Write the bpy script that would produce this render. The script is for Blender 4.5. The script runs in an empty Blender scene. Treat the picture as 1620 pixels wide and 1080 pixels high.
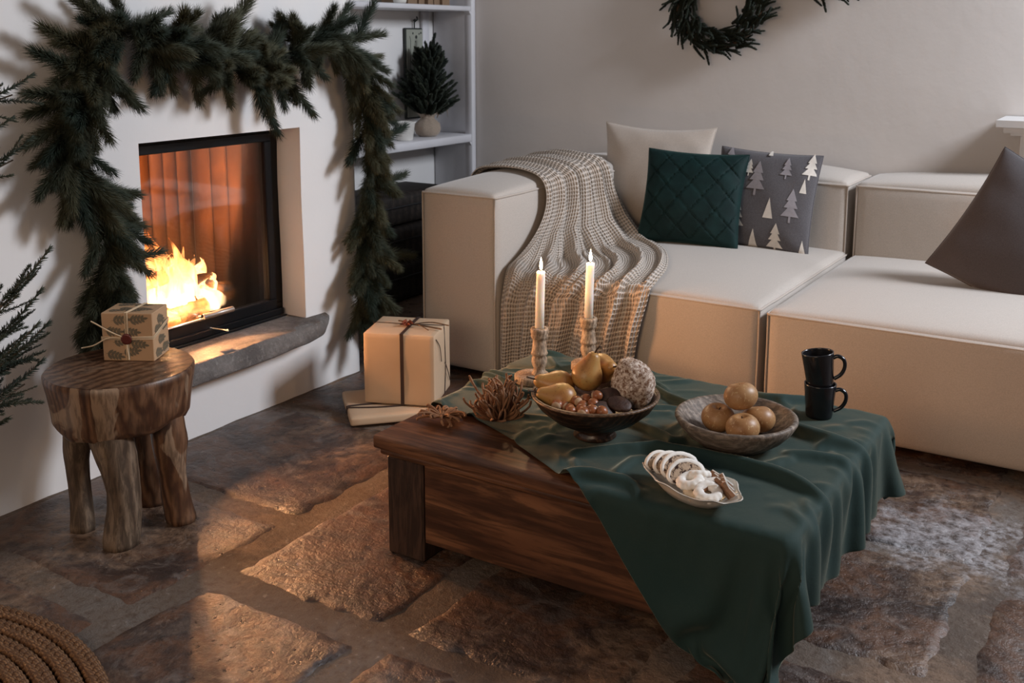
import bpy, math, random
import numpy as np
from mathutils import Vector, Matrix, Euler, noise

random.seed(7); np.random.seed(7)
S = bpy.context.scene
COL = S.collection
PI = math.pi
R = math.radians

# ------------------------------------------------------------------ camera, world, light, exposure
cd = bpy.data.cameras.new('camera'); cam = bpy.data.objects.new('camera', cd); COL.objects.link(cam)
cam.location = (0, 0, 1.35); cam.rotation_euler = (R(90-9.738), 0, R(32.27))
cd.sensor_width = 36; cd.lens = 36*1655/1620; cd.shift_y = -196/1620; cd.clip_start = .05
cd.dof.use_dof = True; cd.dof.focus_distance = 2.85; cd.dof.aperture_fstop = 8.0
S.camera = cam
S.view_settings.view_transform = 'Standard'; S.view_settings.look = 'None'
S.view_settings.gamma = 1; S.view_settings.use_curve_mapping = False
S.view_settings.exposure = 0.0

w = bpy.data.worlds.new('world'); S.world = w; w.use_nodes = True
bg = w.node_tree.nodes['Background']; bg.inputs[0].default_value = (.80, .84, .94, 1); bg.inputs[1].default_value = .105

def lamp(name, kind, loc, energy, color, rot=None, size=1, size_y=None, target=None):
    l = bpy.data.lights.new(name, kind); l.energy = energy; l.color = color
    if kind == 'AREA':
        l.shape = 'RECTANGLE'; l.size = size; l.size_y = size_y or size
    else: l.shadow_soft_size = size
    o = bpy.data.objects.new(name, l); COL.objects.link(o); o.location = loc
    if target is not None:
        o.rotation_euler = (Vector(target)-Vector(loc)).to_track_quat('-Z', 'Y').to_euler()
    if rot: o.rotation_euler = rot
    return o
# daylight through a high window right of the sofa; soft warm fill light from the unseen room behind the camera
lamp('window_light', 'AREA', (1.7, 4.25, 2.8), 175, (.86, .91, 1.0), size=.9, size_y=1.0, target=(-2.2, 2.9, .5))
lamp('room_light', 'AREA', (-.9, -1.6, 1.9), 44, (1.0, .72, .50), size=2.0, size_y=1.4, target=(-1.4, 3.0, .3))

# ------------------------------------------------------------------ helpers
def tag(o, label=None, cat=None, group=None, kind=None):
    if label: o['label'] = label
    if cat: o['category'] = cat
    if group: o['group'] = group
    if kind: o['kind'] = kind
    return o
def thing(name, label, cat, loc=(0,0,0), rot=(0,0,0), group=None):
    o = bpy.data.objects.new(name, None); COL.objects.link(o); o.location = loc; o.rotation_euler = rot
    o.empty_display_size = .05
    return tag(o, label, cat, group)
def wl(o):      # world location of an unrotated chain
    v = Vector((0,0,0))
    while o: v += o.location; o = o.parent
    return v
def mesh(name, V, F, mat, parent=None, world=True, smooth=True, uv=None, loc=None, attr=None):
    """one mesh object.  world=True: V in world coordinates (parents must be unrotated)."""
    V = np.asarray(V, dtype=float).reshape(-1, 3)
    if parent is not None and world: V = V - np.array(wl(parent))
    base = (0,0,0)
    if parent is None and world:
        base = np.array([(V[:,0].min()+V[:,0].max())/2, (V[:,1].min()+V[:,1].max())/2, V[:,2].min()]); V = V - base
    m = bpy.data.meshes.new(name); m.from_pydata(V.tolist(), [], F)
    if smooth: m.polygons.foreach_set('use_smooth', [True]*len(m.polygons))
    if uv is not None:
        l = m.uv_layers.new(name='UVMap'); idx = np.empty(len(m.loops), dtype=np.int32); m.loops.foreach_get('vertex_index', idx)
        l.data.foreach_set('uv', np.asarray(uv, dtype=np.float32)[idx].ravel())
    mats = mat if isinstance(mat, (list, tuple)) else [mat]
    for k in mats: m.materials.append(k)
    o = bpy.data.objects.new(name, m); COL.objects.link(o); o.parent = parent
    o.location = loc if loc is not None else base
    return o
def clean(o, ang=35):
    o.data.shade_auto_smooth = True if hasattr(o.data, 'shade_auto_smooth') else None
def cat_geo(*gs):
    V = []; F = []; n = 0
    for v, f in gs:
        v = np.asarray(v, float).reshape(-1,3); V.append(v); F += [tuple(i+n for i in q) for q in f]; n += len(v)
    return np.concatenate(V), F
def xf(g, M):
    v = np.asarray(g[0], float); M = np.array(M)
    return v @ M[:3,:3].T + M[:3,3], g[1]
def TR(loc=(0,0,0), rot=(0,0,0), sc=(1,1,1)):
    return Matrix.LocRotScale(Vector(loc), Euler(rot), Vector(sc))
def grid_faces(n, m, cu=False, cv=False, off=0):
    F = []
    for i in range(n if cu else n-1):
        for j in range(m if cv else m-1):
            a=i*m+j; b=((i+1)%n)*m+j; c=((i+1)%n)*m+(j+1)%m; d=i*m+(j+1)%m
            F.append((a+off,b+off,c+off,d+off))
    return F
def box(x0,x1,y0,y1,z0,z1,b=.003):
    """box with chamfered edges"""
    V=[];F=[]
    X=(x0,x1);Y=(y0,y1);Z=(z0,z1); ix={}
    for i in (0,1):
        for j in (0,1):
            for k in (0,1):
                sx=b if i==0 else -b; sy=b if j==0 else -b; sz=b if k==0 else -b
                ix[i,j,k,'x']=len(V); V.append((X[i],Y[j]+sy,Z[k]+sz))
                ix[i,j,k,'y']=len(V); V.append((X[i]+sx,Y[j],Z[k]+sz))
                ix[i,j,k,'z']=len(V); V.append((X[i]+sx,Y[j]+sy,Z[k]))
    c=np.array([(x0+x1)/2,(y0+y1)/2,(z0+z1)/2])
    def add(q):
        p=np.array([V[i] for i in q]); nrm=np.cross(p[1]-p[0],p[2]-p[0])
        F.append(tuple(q) if nrm@(p.mean(0)-c)>0 else tuple(reversed(q)))
    for s in (0,1):
        add([ix[s,0,0,'x'],ix[s,1,0,'x'],ix[s,1,1,'x'],ix[s,0,1,'x']])
        add([ix[0,s,0,'y'],ix[1,s,0,'y'],ix[1,s,1,'y'],ix[0,s,1,'y']])
        add([ix[0,0,s,'z'],ix[1,0,s,'z'],ix[1,1,s,'z'],ix[0,1,s,'z']])
    for a in (0,1):
        for c_ in (0,1):
            add([ix[a,c_,0,'x'],ix[a,c_,1,'x'],ix[a,c_,1,'y'],ix[a,c_,0,'y']])
            add([ix[a,0,c_,'x'],ix[a,1,c_,'x'],ix[a,1,c_,'z'],ix[a,0,c_,'z']])
            add([ix[0,a,c_,'y'],ix[1,a,c_,'y'],ix[1,a,c_,'z'],ix[0,a,c_,'z']])
            for k in (0,1): add([ix[a,c_,k,'x'],ix[a,c_,k,'y'],ix[a,c_,k,'z']])
    return np.array(V), F
def lathe(prof, seg=32, cap=True):
    """profile [(r,z)...] bottom to top"""
    V=[];F=[]; n=len(prof)
    for k in range(seg):
        a=2*PI*k/seg
        for r,z in prof: V.append((r*math.cos(a), r*math.sin(a), z))
    for k in range(seg):
        for i in range(n-1):
            a=k*n+i; b=((k+1)%seg)*n+i
            F.append((a,b,b+1,a+1))
    if cap:
        if prof[0][0]>1e-5: F.append(tuple(k*n for k in reversed(range(seg))))
        if prof[-1][0]>1e-5: F.append(tuple(k*n+n-1 for k in range(seg)))
    return np.array(V), F
def tube(pts, rad, seg=8, closed=False, cap=True):
    P=[Vector(p) for p in pts]; n=len(P); V=[];F=[]
    rr = rad if hasattr(rad,'__len__') else [rad]*n
    up=None
    for i,p in enumerate(P):
        t=(P[(i+1)%n]-P[i-1]) if closed else (P[min(i+1,n-1)]-P[max(i-1,0)])
        t.normalize()
        if up is None:
            up=Vector((0,0,1)) if abs(t.z)<.9 else Vector((1,0,0))
        s=t.cross(up)
        if s.length<1e-6: s=t.orthogonal()
        s.normalize(); u2=s.cross(t).normalized(); up=u2
        for k in range(seg):
            a=2*PI*k/seg; V.append(p+(s*math.cos(a)+u2*math.sin(a))*rr[i])
    F=grid_faces(n,seg,closed,True)
    F=[tuple(reversed(f)) for f in F]
    if cap and not closed:
        F.append(tuple(range(seg))); F.append(tuple(reversed(range((n-1)*seg,n*seg))))
    return np.array([tuple(v) for v in V]), F
def spline(pts, n):
    """Catmull-Rom through pts"""
    P=np.array(pts,float); P=np.vstack([2*P[0]-P[1],P,2*P[-1]-P[-2]]); out=[]
    m=len(pts)-1
    for k in range(n):
        t=k/(n-1)*m; i=min(int(t),m-1); t-=i
        a,b,c,d=P[i],P[i+1],P[i+2],P[i+3]
        out.append(.5*((2*b)+(-a+c)*t+(2*a-5*b+4*c-d)*t*t+(-a+3*b-3*c+d)*t**3))
    return np.array(out)
def nz(x,y,z=0.0,s=1.0): return noise.noise(Vector((x*s,y*s,z*s)))
def sphere(r=1, seg=20, rings=12, f=None):
    prof=[(r*math.sin(PI*i/rings), -r*math.cos(PI*i/rings)) for i in range(rings+1)]
    prof[0]=(1e-6,-r); prof[-1]=(1e-6,r)
    V,F=lathe(prof,seg,False)
    if f is not None: V=np.array([f(v) for v in V])
    return V,F
def dup(root, name=None, loc=None, rot=None, sc=None, label=None, group=None, parent='same'):
    c=root.copy(); COL.objects.link(c)
    if loc is not None: c.location=loc
    if rot is not None: c.rotation_euler=rot
    if sc is not None: c.scale=sc if hasattr(sc,'__len__') else (sc,)*3
    if label: c['label']=label
    if group: c['group']=group
    for ch in [x for x in root.children]:
        d=ch.copy(); COL.objects.link(d); d.parent=c
        for g in [x for x in ch.children]:
            e=g.copy(); COL.objects.link(e); e.parent=d
    return c

# ------------------------------------------------------------------ materials
class NT:
    def __init__(s, name):
        s.m=bpy.data.materials.new(name); s.m.use_nodes=True; s.t=s.m.node_tree; s.n=s.t.nodes
        s.b=s.n['Principled BSDF']; s.out=s.n['Material Output']
    def new(s, typ, **k):
        x=s.n.new(typ)
        for a,b in k.items():
            if a.startswith('i_'): x.inputs[a[2:].replace('_',' ')].default_value=b
            else: setattr(x,a,b)
        return x
    def L(s,a,b): s.t.links.new(a,b)
    def coord(s, kind='Object', scale=(1,1,1), rot=(0,0,0)):
        tc=s.new('ShaderNodeTexCoord'); mp=s.new('ShaderNodeMapping'); mp.inputs['Scale'].default_value=scale; mp.inputs['Rotation'].default_value=rot
        if kind=='World':
            g=s.new('ShaderNodeNewGeometry'); s.L(g.outputs['Position'],mp.inputs[0])
        else: s.L(tc.outputs[kind],mp.inputs[0])
        return mp.outputs[0]
    def noise(s, vec, scale=5, detail=4, rough=.55, dist=0, out='Fac'):
        x=s.new('ShaderNodeTexNoise'); x.inputs['Scale'].default_value=scale; x.inputs['Detail'].default_value=detail
        x.inputs['Roughness'].default_value=rough; x.inputs['Distortion'].default_value=dist; s.L(vec,x.inputs['Vector']); return x.outputs[out]
    def wave(s, vec, scale=5, dist=2, detail=2, dscale=1, typ='BANDS', direction='X'):
        x=s.new('ShaderNodeTexWave', wave_type=typ)
        if typ=='BANDS': x.bands_direction=direction
        else: x.rings_direction=direction
        x.inputs['Scale'].default_value=scale; x.inputs['Distortion'].default_value=dist; x.inputs['Detail'].default_value=detail; x.inputs['Detail Scale'].default_value=dscale
        s.L(vec,x.inputs['Vector']); return x.outputs['Fac']
    def ramp(s, fac, stops, interp='LINEAR'):
        x=s.new('ShaderNodeValToRGB'); x.color_ramp.interpolation=interp; e=x.color_ramp.elements
        while len(e)<len(stops): e.new(.5)
        for i,(p,c) in enumerate(stops):
            e[i].position=p; e[i].color=(*c,1) if hasattr(c,'__len__') else (c,c,c,1)
        s.L(fac,x.inputs[0]); return x.outputs[0]
    def mix(s, fac, a, b, mode='MIX'):
        x=s.new('ShaderNodeMix', data_type='RGBA', blend_type=mode)
        if isinstance(fac,(int,float)): x.inputs[0].default_value=fac
        else: s.L(fac,x.inputs[0])
        for v,i in ((a,6),(b,7)):
            if isinstance(v,tuple): x.inputs[i].default_value=(*v,1)
            else: s.L(v,x.inputs[i])
        return x.outputs[2]
    def math(s, op, a, b=0.0):
        x=s.new('ShaderNodeMath', operation=op)
        for v,i in ((a,0),(b,1)):
            if isinstance(v,(int,float)): x.inputs[i].default_value=v
            else: s.L(v,x.inputs[i])
        return x.outputs[0]
    def bump(s, h, strength=.3, dist=.01, prev=None):
        x=s.new('ShaderNodeBump'); x.inputs['Strength'].default_value=strength; x.inputs['Distance'].default_value=dist
        s.L(h,x.inputs['Height'])
        if prev is not None: s.L(prev,x.inputs['Normal'])
        s.L(x.outputs[0],s.b.inputs['Normal']); return x.outputs[0]
    def set(s, color=None, rough=None, spec=None, metal=None, **k):
        if color is not None:
            if isinstance(color,tuple): s.b.inputs['Base Color'].default_value=(*color,1)
            else: s.L(color,s.b.inputs['Base Color'])
        if rough is not None:
            if isinstance(rough,(int,float)): s.b.inputs['Roughness'].default_value=rough
            else: s.L(rough,s.b.inputs['Roughness'])
        if spec is not None: s.b.inputs['Specular IOR Level'].default_value=spec
        if metal is not None: s.b.inputs['Metallic'].default_value=metal
        for a,b in k.items(): s.b.inputs[a.replace('_',' ')].default_value=b
        return s.m

def m_flat(name, col, rough=.6, var=.12, scale=30, bump=.1, bd=.002, metal=0, spec=.4, **k):
    t=NT(name); v=t.coord(); n=t.noise(v,scale,4)
    c=t.ramp(n,[(.25,tuple(x*(1-var) for x in col)),(.75,tuple(min(1,x*(1+var)) for x in col))])
    t.set(c,rough,spec,metal,**k)
    if bump: t.bump(n,bump,bd)
    return t.m
def m_plaster(name, col):
    t=NT(name); v=t.coord('World')
    n=t.noise(v,2.2,4,.5); f=t.noise(v,60,3,.6); g=t.noise(v,9,3)
    c=t.mix(t.ramp(n,[(.3,0.),(.7,1.)]),tuple(x*.95 for x in col),col)
    c=t.mix(t.ramp(f,[(.66,0.),(.74,.5)]),c,tuple(x*.88 for x in col))
    t.set(c,.92,.15); b=t.bump(g,.16,.010); t.bump(f,.2,.0015,b); return t.m
def m_linen(name, col, scale=900, var=.08):
    t=NT(name); v=t.coord()
    wx=t.wave(v,scale/6,.4,1,8,direction='X'); wz=t.wave(v,scale/6,.4,1,8,direction='Z')
    wv=t.math('MULTIPLY',wx,wz); n=t.noise(v,6,3); f=t.noise(t.coord('Object',(1,1,1)),260,2,.7)
    c=t.mix(t.ramp(f,[(.3,0.),(.7,1.)]),tuple(x*(1-var*1.4) for x in col),tuple(min(1,x*(1+var)) for x in col))
    c=t.mix(t.math('MULTIPLY',n,.25),c,tuple(x*.9 for x in col))
    t.set(c,.9,.2); t.b.inputs['Sheen Weight'].default_value=.25; t.b.inputs['Sheen Roughness'].default_value=.5
    b=t.bump(n,.25,.01); t.bump(f,.25,.0015,b); return t.m
def m_wood(name, cols, scale=3.5, grain=(1,1,1), rough=.5, dist=6, knots=True, bump=.25, rot=(0,0,0), spec=.35, direction='Y'):
    """grain: mapping scale, small along the grain"""
    t=NT(name); v=t.coord('Object',grain,rot)
    n1=t.noise(v,scale,5,.6,1.2); w1=t.wave(v,scale*1.6,dist,3,1.4,direction=direction); f=t.noise(v,scale*14,4,.65,.5)
    c=t.ramp(w1,[(0,cols[0]),(.5,cols[1]),(1,cols[2])])
    c=t.mix(t.ramp(n1,[(.35,0.),(.7,.85)]),c,cols[0])
    c=t.mix(t.ramp(f,[(.42,.75),(.6,0.)]),c,tuple(x*.35 for x in cols[0]))
    if knots:
        k=t.noise(t.coord('Object',(1,1,1)),5.5,2,.5); c=t.mix(t.ramp(k,[(.62,0.),(.72,.8)]),c,tuple(x*.3 for x in cols[0]))
    t.set(c,rough,spec); t.bump(t.mix(.5,f,w1),bump,.004); return t.m
def m_root(name,top=False):
    t=NT(name); v=t.coord('Object',(1,1,1)); vs=t.coord('Object',(1.4,1.4,.55) if not top else (1,1,1))
    a=t.noise(vs,7,3,.5,1.4); g=t.wave(vs,9,7,3,1.3,direction='X'); f=t.noise(t.coord('Object',(14,14,2) if not top else (9,9,3)),6,4,.6)
    c=t.ramp(g,[(0,(.060,.026,.014)),(.5,(.125,.060,.030)),(1,(.17,.088,.048))])
    c=t.mix(t.ramp(a,[(.30,.85),(.42,0.)]),c,(.022,.011,.008))
    c=t.mix(t.ramp(a,[(.56,0.),(.60,.85 if not top else .3)]),c,(.30,.205,.135)); c=t.mix(t.ramp(f,[(.40,.5),(.52,0.)]),c,(.04,.02,.012))
    t.set(c,.40 if not top else .34,.45); t.bump(f,.25,.004); return t.m
def m_emit(name, col, strength):
    t=NT(name); t.set((0,0,0),1,0); t.b.inputs['Emission Color'].default_value=(*col,1); t.b.inputs['Emission Strength'].default_value=strength; return t.m

PLASTER=m_plaster('white plaster',(.80,.78,.765)); PLASTER2=m_plaster('warm plaster',(.70,.655,.62))
SHELF=m_flat('painted shelf',(.62,.61,.63),.5,.05,8,.1); 
SOFA=m_linen('sofa linen',(.50,.445,.395)); PIPING=m_linen('piping linen',(.50,.43,.37))
PIL_BEIGE=m_linen('beige linen',(.50,.43,.37)); PIL_GREY=m_linen('grey linen',(.066,.058,.060),var=.12)

# stone slab floor
def painted_gloss(t,c,f):
    # white window gloss painted into slab and mortar colour, sofa end of table
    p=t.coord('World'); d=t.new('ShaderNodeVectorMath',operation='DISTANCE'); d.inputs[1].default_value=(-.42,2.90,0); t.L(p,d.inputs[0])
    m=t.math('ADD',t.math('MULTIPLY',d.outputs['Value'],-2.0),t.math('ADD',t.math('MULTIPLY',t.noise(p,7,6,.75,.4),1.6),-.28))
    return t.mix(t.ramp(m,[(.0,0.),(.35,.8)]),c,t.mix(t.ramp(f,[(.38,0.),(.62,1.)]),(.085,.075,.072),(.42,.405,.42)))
def m_stone():
    t=NT('flagstone'); v=t.coord('World'); oi=t.new('ShaderNodeObjectInfo')
    vo=t.new('ShaderNodeVectorMath',operation='ADD'); t.L(v,vo.inputs[0])
    cmb=t.new('ShaderNodeCombineXYZ'); t.L(t.math('MULTIPLY',oi.outputs['Random'],17.),cmb.inputs[0]); t.L(cmb.outputs[0],vo.inputs[1]); vv=vo.outputs[0]
    a=t.noise(vv,2.6,6,.62,1.0); b=t.noise(vv,7,6,.65,1.6); f=t.noise(vv,30,6,.68,.15); ff=t.noise(vv,150,3,.6)
    c=t.ramp(a,[(.32,(.022,.015,.013)),(.45,(.052,.031,.024)),(.54,(.125,.062,.036)),(.62,(.062,.043,.036)),(.76,(.15,.110,.085))])
    c=t.mix(t.ramp(b,[(.52,0.),(.68,.8)]),c,(.15,.125,.112))
    c=t.mix(t.ramp(b,[(.30,.75),(.42,0.)]),c,(.030,.016,.013))
    c=t.mix(t.ramp(f,[(.56,0.),(.66,.55)]),c,(.15,.105,.078)); c=t.mix(t.ramp(f,[(.34,.7),(.46,0.)]),c,(.022,.014,.011))
    wn=t.noise(t.coord('World',(1,1,0)),1.9,6,.66,.5); c=t.mix(t.ramp(wn,[(.52,0.),(.60,.8)]),c,t.mix(t.ramp(f,[(.4,0.),(.6,1.)]),(.085,.052,.034),(.24,.155,.10))); c=painted_gloss(t,c,f)
    vein=t.noise(vv,5,3,.5,2.5); vl=t.ramp(vein,[(.494,0.),(.50,.5),(.506,0.)]); msk=t.ramp(t.noise(vv,1.7,2),[(.55,0.),(.65,1.)])
    c=t.mix(t.math('MULTIPLY',vl,msk),c,(.34,.27,.22))
    t.set(c,t.ramp(f,[(.3,.22),(.7,.52)]),.6)
    n=t.bump(b,.7,.008); n=t.bump(f,.75,.010,n); t.bump(ff,.4,.0015,n); return t.m
STONE=m_stone()
def m_mortar():
    t=NT('mortar'); v=t.coord('World'); a=t.noise(v,3,5,.6,.6); f=t.noise(v,45,5,.7); ff=t.noise(v,220,2,.6)
    c=t.ramp(a,[(.3,(.07,.053,.044)),(.5,(.13,.096,.073)),(.7,(.145,.125,.11))])
    wn=t.noise(t.coord('World',(1,1,0)),1.9,6,.66,.5); c=t.mix(t.ramp(wn,[(.52,0.),(.60,.8)]),c,(.23,.15,.10)); c=painted_gloss(t,c,f)
    c=t.mix(t.ramp(f,[(.35,.7),(.5,0.)]),c,(.08,.05,.035)); c=t.mix(t.ramp(f,[(.6,0.),(.75,.7)]),c,(.36,.31,.28))
    t.set(c,.75,.3); n=t.bump(f,.8,.008); t.bump(ff,.5,.0015,n); return t.m
MORTAR=m_mortar()
def m_hearth():
    t=NT('rough grey stone'); v=t.coord(); a=t.noise(v,6,6,.7); f=t.noise(v,60,4,.7)
    c=t.ramp(a,[(.3,(.07,.062,.06)),(.55,(.16,.145,.135)),(.75,(.27,.25,.235))]); c=t.mix(t.ramp(f,[(.55,0.),(.7,.5)]),c,(.33,.31,.29))
    t.set(c,.85,.2); n=t.bump(a,.8,.02); t.bump(f,.6,.004,n); return t.m
HEARTH=m_hearth()
BLACK=m_flat('black enamel steel',(.012,.013,.015),.35,.1,20,.02,metal=.6)
BLACKM=m_flat('matte black',(.008,.008,.009),.7,.1,20,.02)
CHROME=m_flat('brushed steel',(.80,.76,.72),.38,.05,60,.02,metal=1)
def m_glass():
    t=NT('stove glass'); tr=t.new('ShaderNodeBsdfTransparent'); tr.inputs[0].default_value=(.93,.88,.84,1)
    gl=t.new('ShaderNodeBsdfGlossy'); gl.inputs['Roughness'].default_value=.04; gl.inputs[0].default_value=(1,1,1,1)
    fr=t.new('ShaderNodeFresnel'); fr.inputs[0].default_value=1.45; mx=t.new('ShaderNodeMixShader')
    t.L(fr.outputs[0],mx.inputs[0]); t.L(tr.outputs[0],mx.inputs[1]); t.L(gl.outputs[0],mx.inputs[2]); t.L(mx.outputs[0],t.out.inputs[0]); return t.m
GLASS=m_glass()
FIREWALL=m_flat('sooty fireclay',(.20,.085,.034),.75,.35,7,.3,.004)
def m_flame():
    t=NT('flame'); t.n.remove(t.b); v=t.coord('Object'); sep=t.new('ShaderNodeSeparateXYZ'); t.L(v,sep.inputs[0])
    n=t.noise(t.coord('Object',(9,9,3)),1.6,3,.6,1.0)
    h=t.math('ADD',t.math('MULTIPLY',sep.outputs[2],2.3),t.math('MULTIPLY',t.math('SUBTRACT',n,.5),.75))
    col=t.ramp(h,[(0,(1,.72,.40)),(.35,(1,.48,.17)),(.65,(1,.26,.05)),(1,(.8,.12,.015))])
    em=t.new('ShaderNodeEmission'); t.L(col,em.inputs[0])
    t.L(t.ramp(h,[(0,1.),(.3,.55),(.7,.22),(1,.10)]),em.inputs[1])
    st=t.math('MULTIPLY',t.ramp(h,[(0,1.),(.3,.7),(.7,.28),(1,.1)]),9.5); t.L(st,em.inputs[1])
    tr=t.new('ShaderNodeBsdfTransparent'); mx=t.new('ShaderNodeMixShader')
    n2=t.noise(t.coord('Object',(16,16,5)),1.5,3,.6,.8)
    al=t.math('ADD',t.math('SUBTRACT',1.05,h),t.math('MULTIPLY',t.math('SUBTRACT',n2,.55),2.6))
    t.L(t.ramp(al,[(.15,0.),(.75,.8)]),mx.inputs[0]); t.L(tr.outputs[0],mx.inputs[1]); t.L(em.outputs[0],mx.inputs[2]); t.L(mx.outputs[0],t.out.inputs[0]); return t.m
FLAME=m_flame()
CFLAME=m_emit('candle flame',(1,.80,.50),26)
def m_log():
    t=NT('burning log'); v=t.coord('Object'); n=t.noise(v,14,4,.6,.5); f=t.noise(v,40,3)
    c=t.ramp(f,[(.35,(.02,.012,.01)),(.7,(.12,.06,.03))]); t.set(c,.9,.1); t.bump(f,.6,.006)
    t.L(t.ramp(n,[(.45,(0,0,0)),(.6,(1,.28,.05)),(.75,(1,.6,.25))]),t.b.inputs['Emission Color']); t.b.inputs['Emission Strength'].default_value=1.6; return t.m
LOG=m_log()
def m_needle(name, a, b):
    t=NT(name); oi=t.new('ShaderNodeObjectInfo'); v=t.coord('World'); n=t.noise(v,7,2)
    f=t.math('ADD',t.math('MULTIPLY',oi.outputs['Random'],.6),t.math('MULTIPLY',n,.4))
    t.set(t.ramp(f,[(.25,a),(.8,b)]),.6,.3); return t.m
NEEDLE=m_needle('pine needles',(.024,.038,.026),(.080,.076,.040)); NEEDLE_D=m_needle('dark fir needles',(.012,.018,.012),(.028,.034,.020))
FIR=m_needle('fir needles',(.016,.024,.014),(.040,.046,.026)); TWIG=m_flat('twig bark',(.075,.045,.026),.8,.3,40,.3)
TABLEW=m_wood('old table wood',[(.085,.034,.017),(.16,.066,.030),(.23,.100,.046)],1.7,(.20,2.3,2.3),.42,4,bump=.12,direction='DIAGONAL')
TABLED=m_wood('dark post wood',[(.05,.026,.017),(.088,.046,.028),(.125,.070,.044)],2.4,(2.4,2.4,.3),.5,4,bump=.15)
STOOLW=m_root('root wood')
STOOLT=m_root('stool top wood',True)
STOOLL=m_wood('pale sapwood',[(.11,.072,.047),(.20,.14,.092),(.29,.21,.145)],3,(2,2,.35),.5,4)
CANDW=m_wood('pale turned wood',[(.40,.27,.175),(.54,.39,.27),(.62,.47,.34)],7,(2,2,.6),.6,2,knots=False,bump=.03)
BOWLW=m_wood('dark bowl wood',[(.030,.014,.008),(.065,.030,.016),(.12,.060,.033)],6,(1,2,2),.33,4,spec=.5)
BOWLRIM=m_wood('bowl rim wood',[(.12,.065,.035),(.22,.13,.075),(.30,.19,.115)],7,(1,2,2),.45,4,knots=False)
PLATEW=m_wood('weathered plate wood',[(.19,.14,.105),(.28,.215,.165),(.36,.29,.23)],5,(.5,1.6,1.6),.6,1.5,knots=False,bump=.12)
KRAFT=m_flat('kraft paper',(.46,.29,.165),.65,.07,5,.12,.01)
PAPER=m_flat('pale wrapping paper',(.50,.365,.245),.6,.09,4,.15,.012)
LEAFP=m_flat('leaf print',(.145,.115,.075),.7,.1,20,0); RAFFIA=m_flat('raffia',(.62,.46,.29),.6,.12,50,.2)
SEAL=m_flat('red wax',(.10,.014,.010),.4,.2,40,.3); RIBBON=m_flat('brown ribbon',(.035,.018,.014),.6,.15,60,.1)
DRIEDF=m_flat('dried rust flower',(.20,.045,.020),.7,.4,60,.4); WAX=m_flat('white wax',(.86,.82,.76),.4,.02,10,0,Subsurface_Weight=.9,Subsurface_Scale=.03,Subsurface_Radius=(1.,.7,.45))
WICK=m_flat('wick',(.02,.015,.012),.9); MUG=m_flat('black glazed stoneware',(.010,.010,.012),.16,.1,20,.0,spec=.6)
def m_green():
    t=NT('green linen'); v=t.coord('UV'); 
    w1=t.wave(v,260,1.2,1,4,direction='X'); w2=t.wave(v,260,1.2,1,4,direction='Y'); n=t.noise(v,5,4,.6); f=t.noise(t.coord('UV',(60,700,1)),1,2,.6); g=t.noise(t.coord('UV',(700,60,1)),1,2,.6)
    c=t.mix(t.math('MULTIPLY',t.math('ADD',f,g),.5),(.006,.025,.026),(.013,.044,.044))
    c=t.mix(t.math('MULTIPLY',n,.5),c,(.040,.050,.032))
    t.set(c,.80,.25); t.b.inputs['Sheen Weight'].default_value=.5; t.b.inputs['Sheen Tint'].default_value=(.6,.55,.40,1); t.b.inputs['Sheen Roughness'].default_value=.35
    b=t.bump(t.math('ADD',f,g),.25,.0012); t.bump(n,.25,.01,b); return t.m
GREEN=m_green()
def m_velvet():
    t=NT('green velvet'); v=t.coord(); n=t.noise(v,14,3,.6)
    t.set(t.ramp(n,[(.3,(.003,.013,.013)),(.7,(.006,.026,.025))]),.7,.2); t.b.inputs['Sheen Weight'].default_value=.55; t.b.inputs['Sheen Tint'].default_value=(.25,.50,.45,1); t.b.inputs['Sheen Roughness'].default_value=.3
    t.bump(n,.15,.006); return t.m
VELVET=m_velvet()
PIL_CHAR=m_linen('charcoal felt',(.105,.098,.105),var=.2); PRINT_W=m_flat('white print',(.66,.61,.55),.8,.1,60,.1); PRINT_G=m_flat('grey print',(.30,.28,.30),.8,.1,60,.1)
def m_waffle():
    t=NT('waffle knit'); v=t.coord('UV'); sep=t.new('ShaderNodeSeparateXYZ'); t.L(t.noise(v,9,2,out='Color'),sep.inputs[0])
    s2=t.new('ShaderNodeSeparateXYZ'); t.L(v,s2.inputs[0])
    sx=t.math('ABSOLUTE',t.math('SINE',t.math('MULTIPLY',s2.outputs[0],PI)))
    sy=t.math('ABSOLUTE',t.math('SINE',t.math('MULTIPLY',s2.outputs[1],PI)))
    h=t.math('MULTIPLY',sx,sy)
    c=t.ramp(h,[(.25,(.70,.61,.53)),(.66,(.56,.47,.39)),(.88,(.30,.235,.175))])
    t.set(c,.95,.1); t.b.inputs['Sheen Weight'].default_value=.2; inv=t.math('SUBTRACT',1.,h); t.bump(inv,1.0,.008); return t.m
WAFFLE=m_waffle()
STRAW=m_wood('seagrass straw',[(.12,.055,.024),(.25,.12,.052),(.38,.20,.09)],30,(1,1,1),.65,3,knots=False,bump=.4)
BURLAP=m_linen('burlap',(.33,.26,.20),var=.2); WHITEPOT=m_flat('white ceramic',(.66,.64,.60),.5,.1,30,.3)
TIN=m_flat('worn enamel board',(.30,.31,.26),.45,.12,9,.1); TINEDGE=m_flat('dark board edge',(.025,.028,.025),.6)
BASKET=m_wood('dark leather',[(.012,.008,.006),(.022,.015,.011),(.035,.024,.018)],4,(1,1,1),.7,2,knots=False)
PAPERB=m_flat('book cover brown',(.20,.13,.08),.7); PAPERW=m_flat('book pages',(.45,.37,.28),.8)
JERICHO=m_flat('dried plant',(.22,.105,.050),.75,.35,40,.3)
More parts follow.
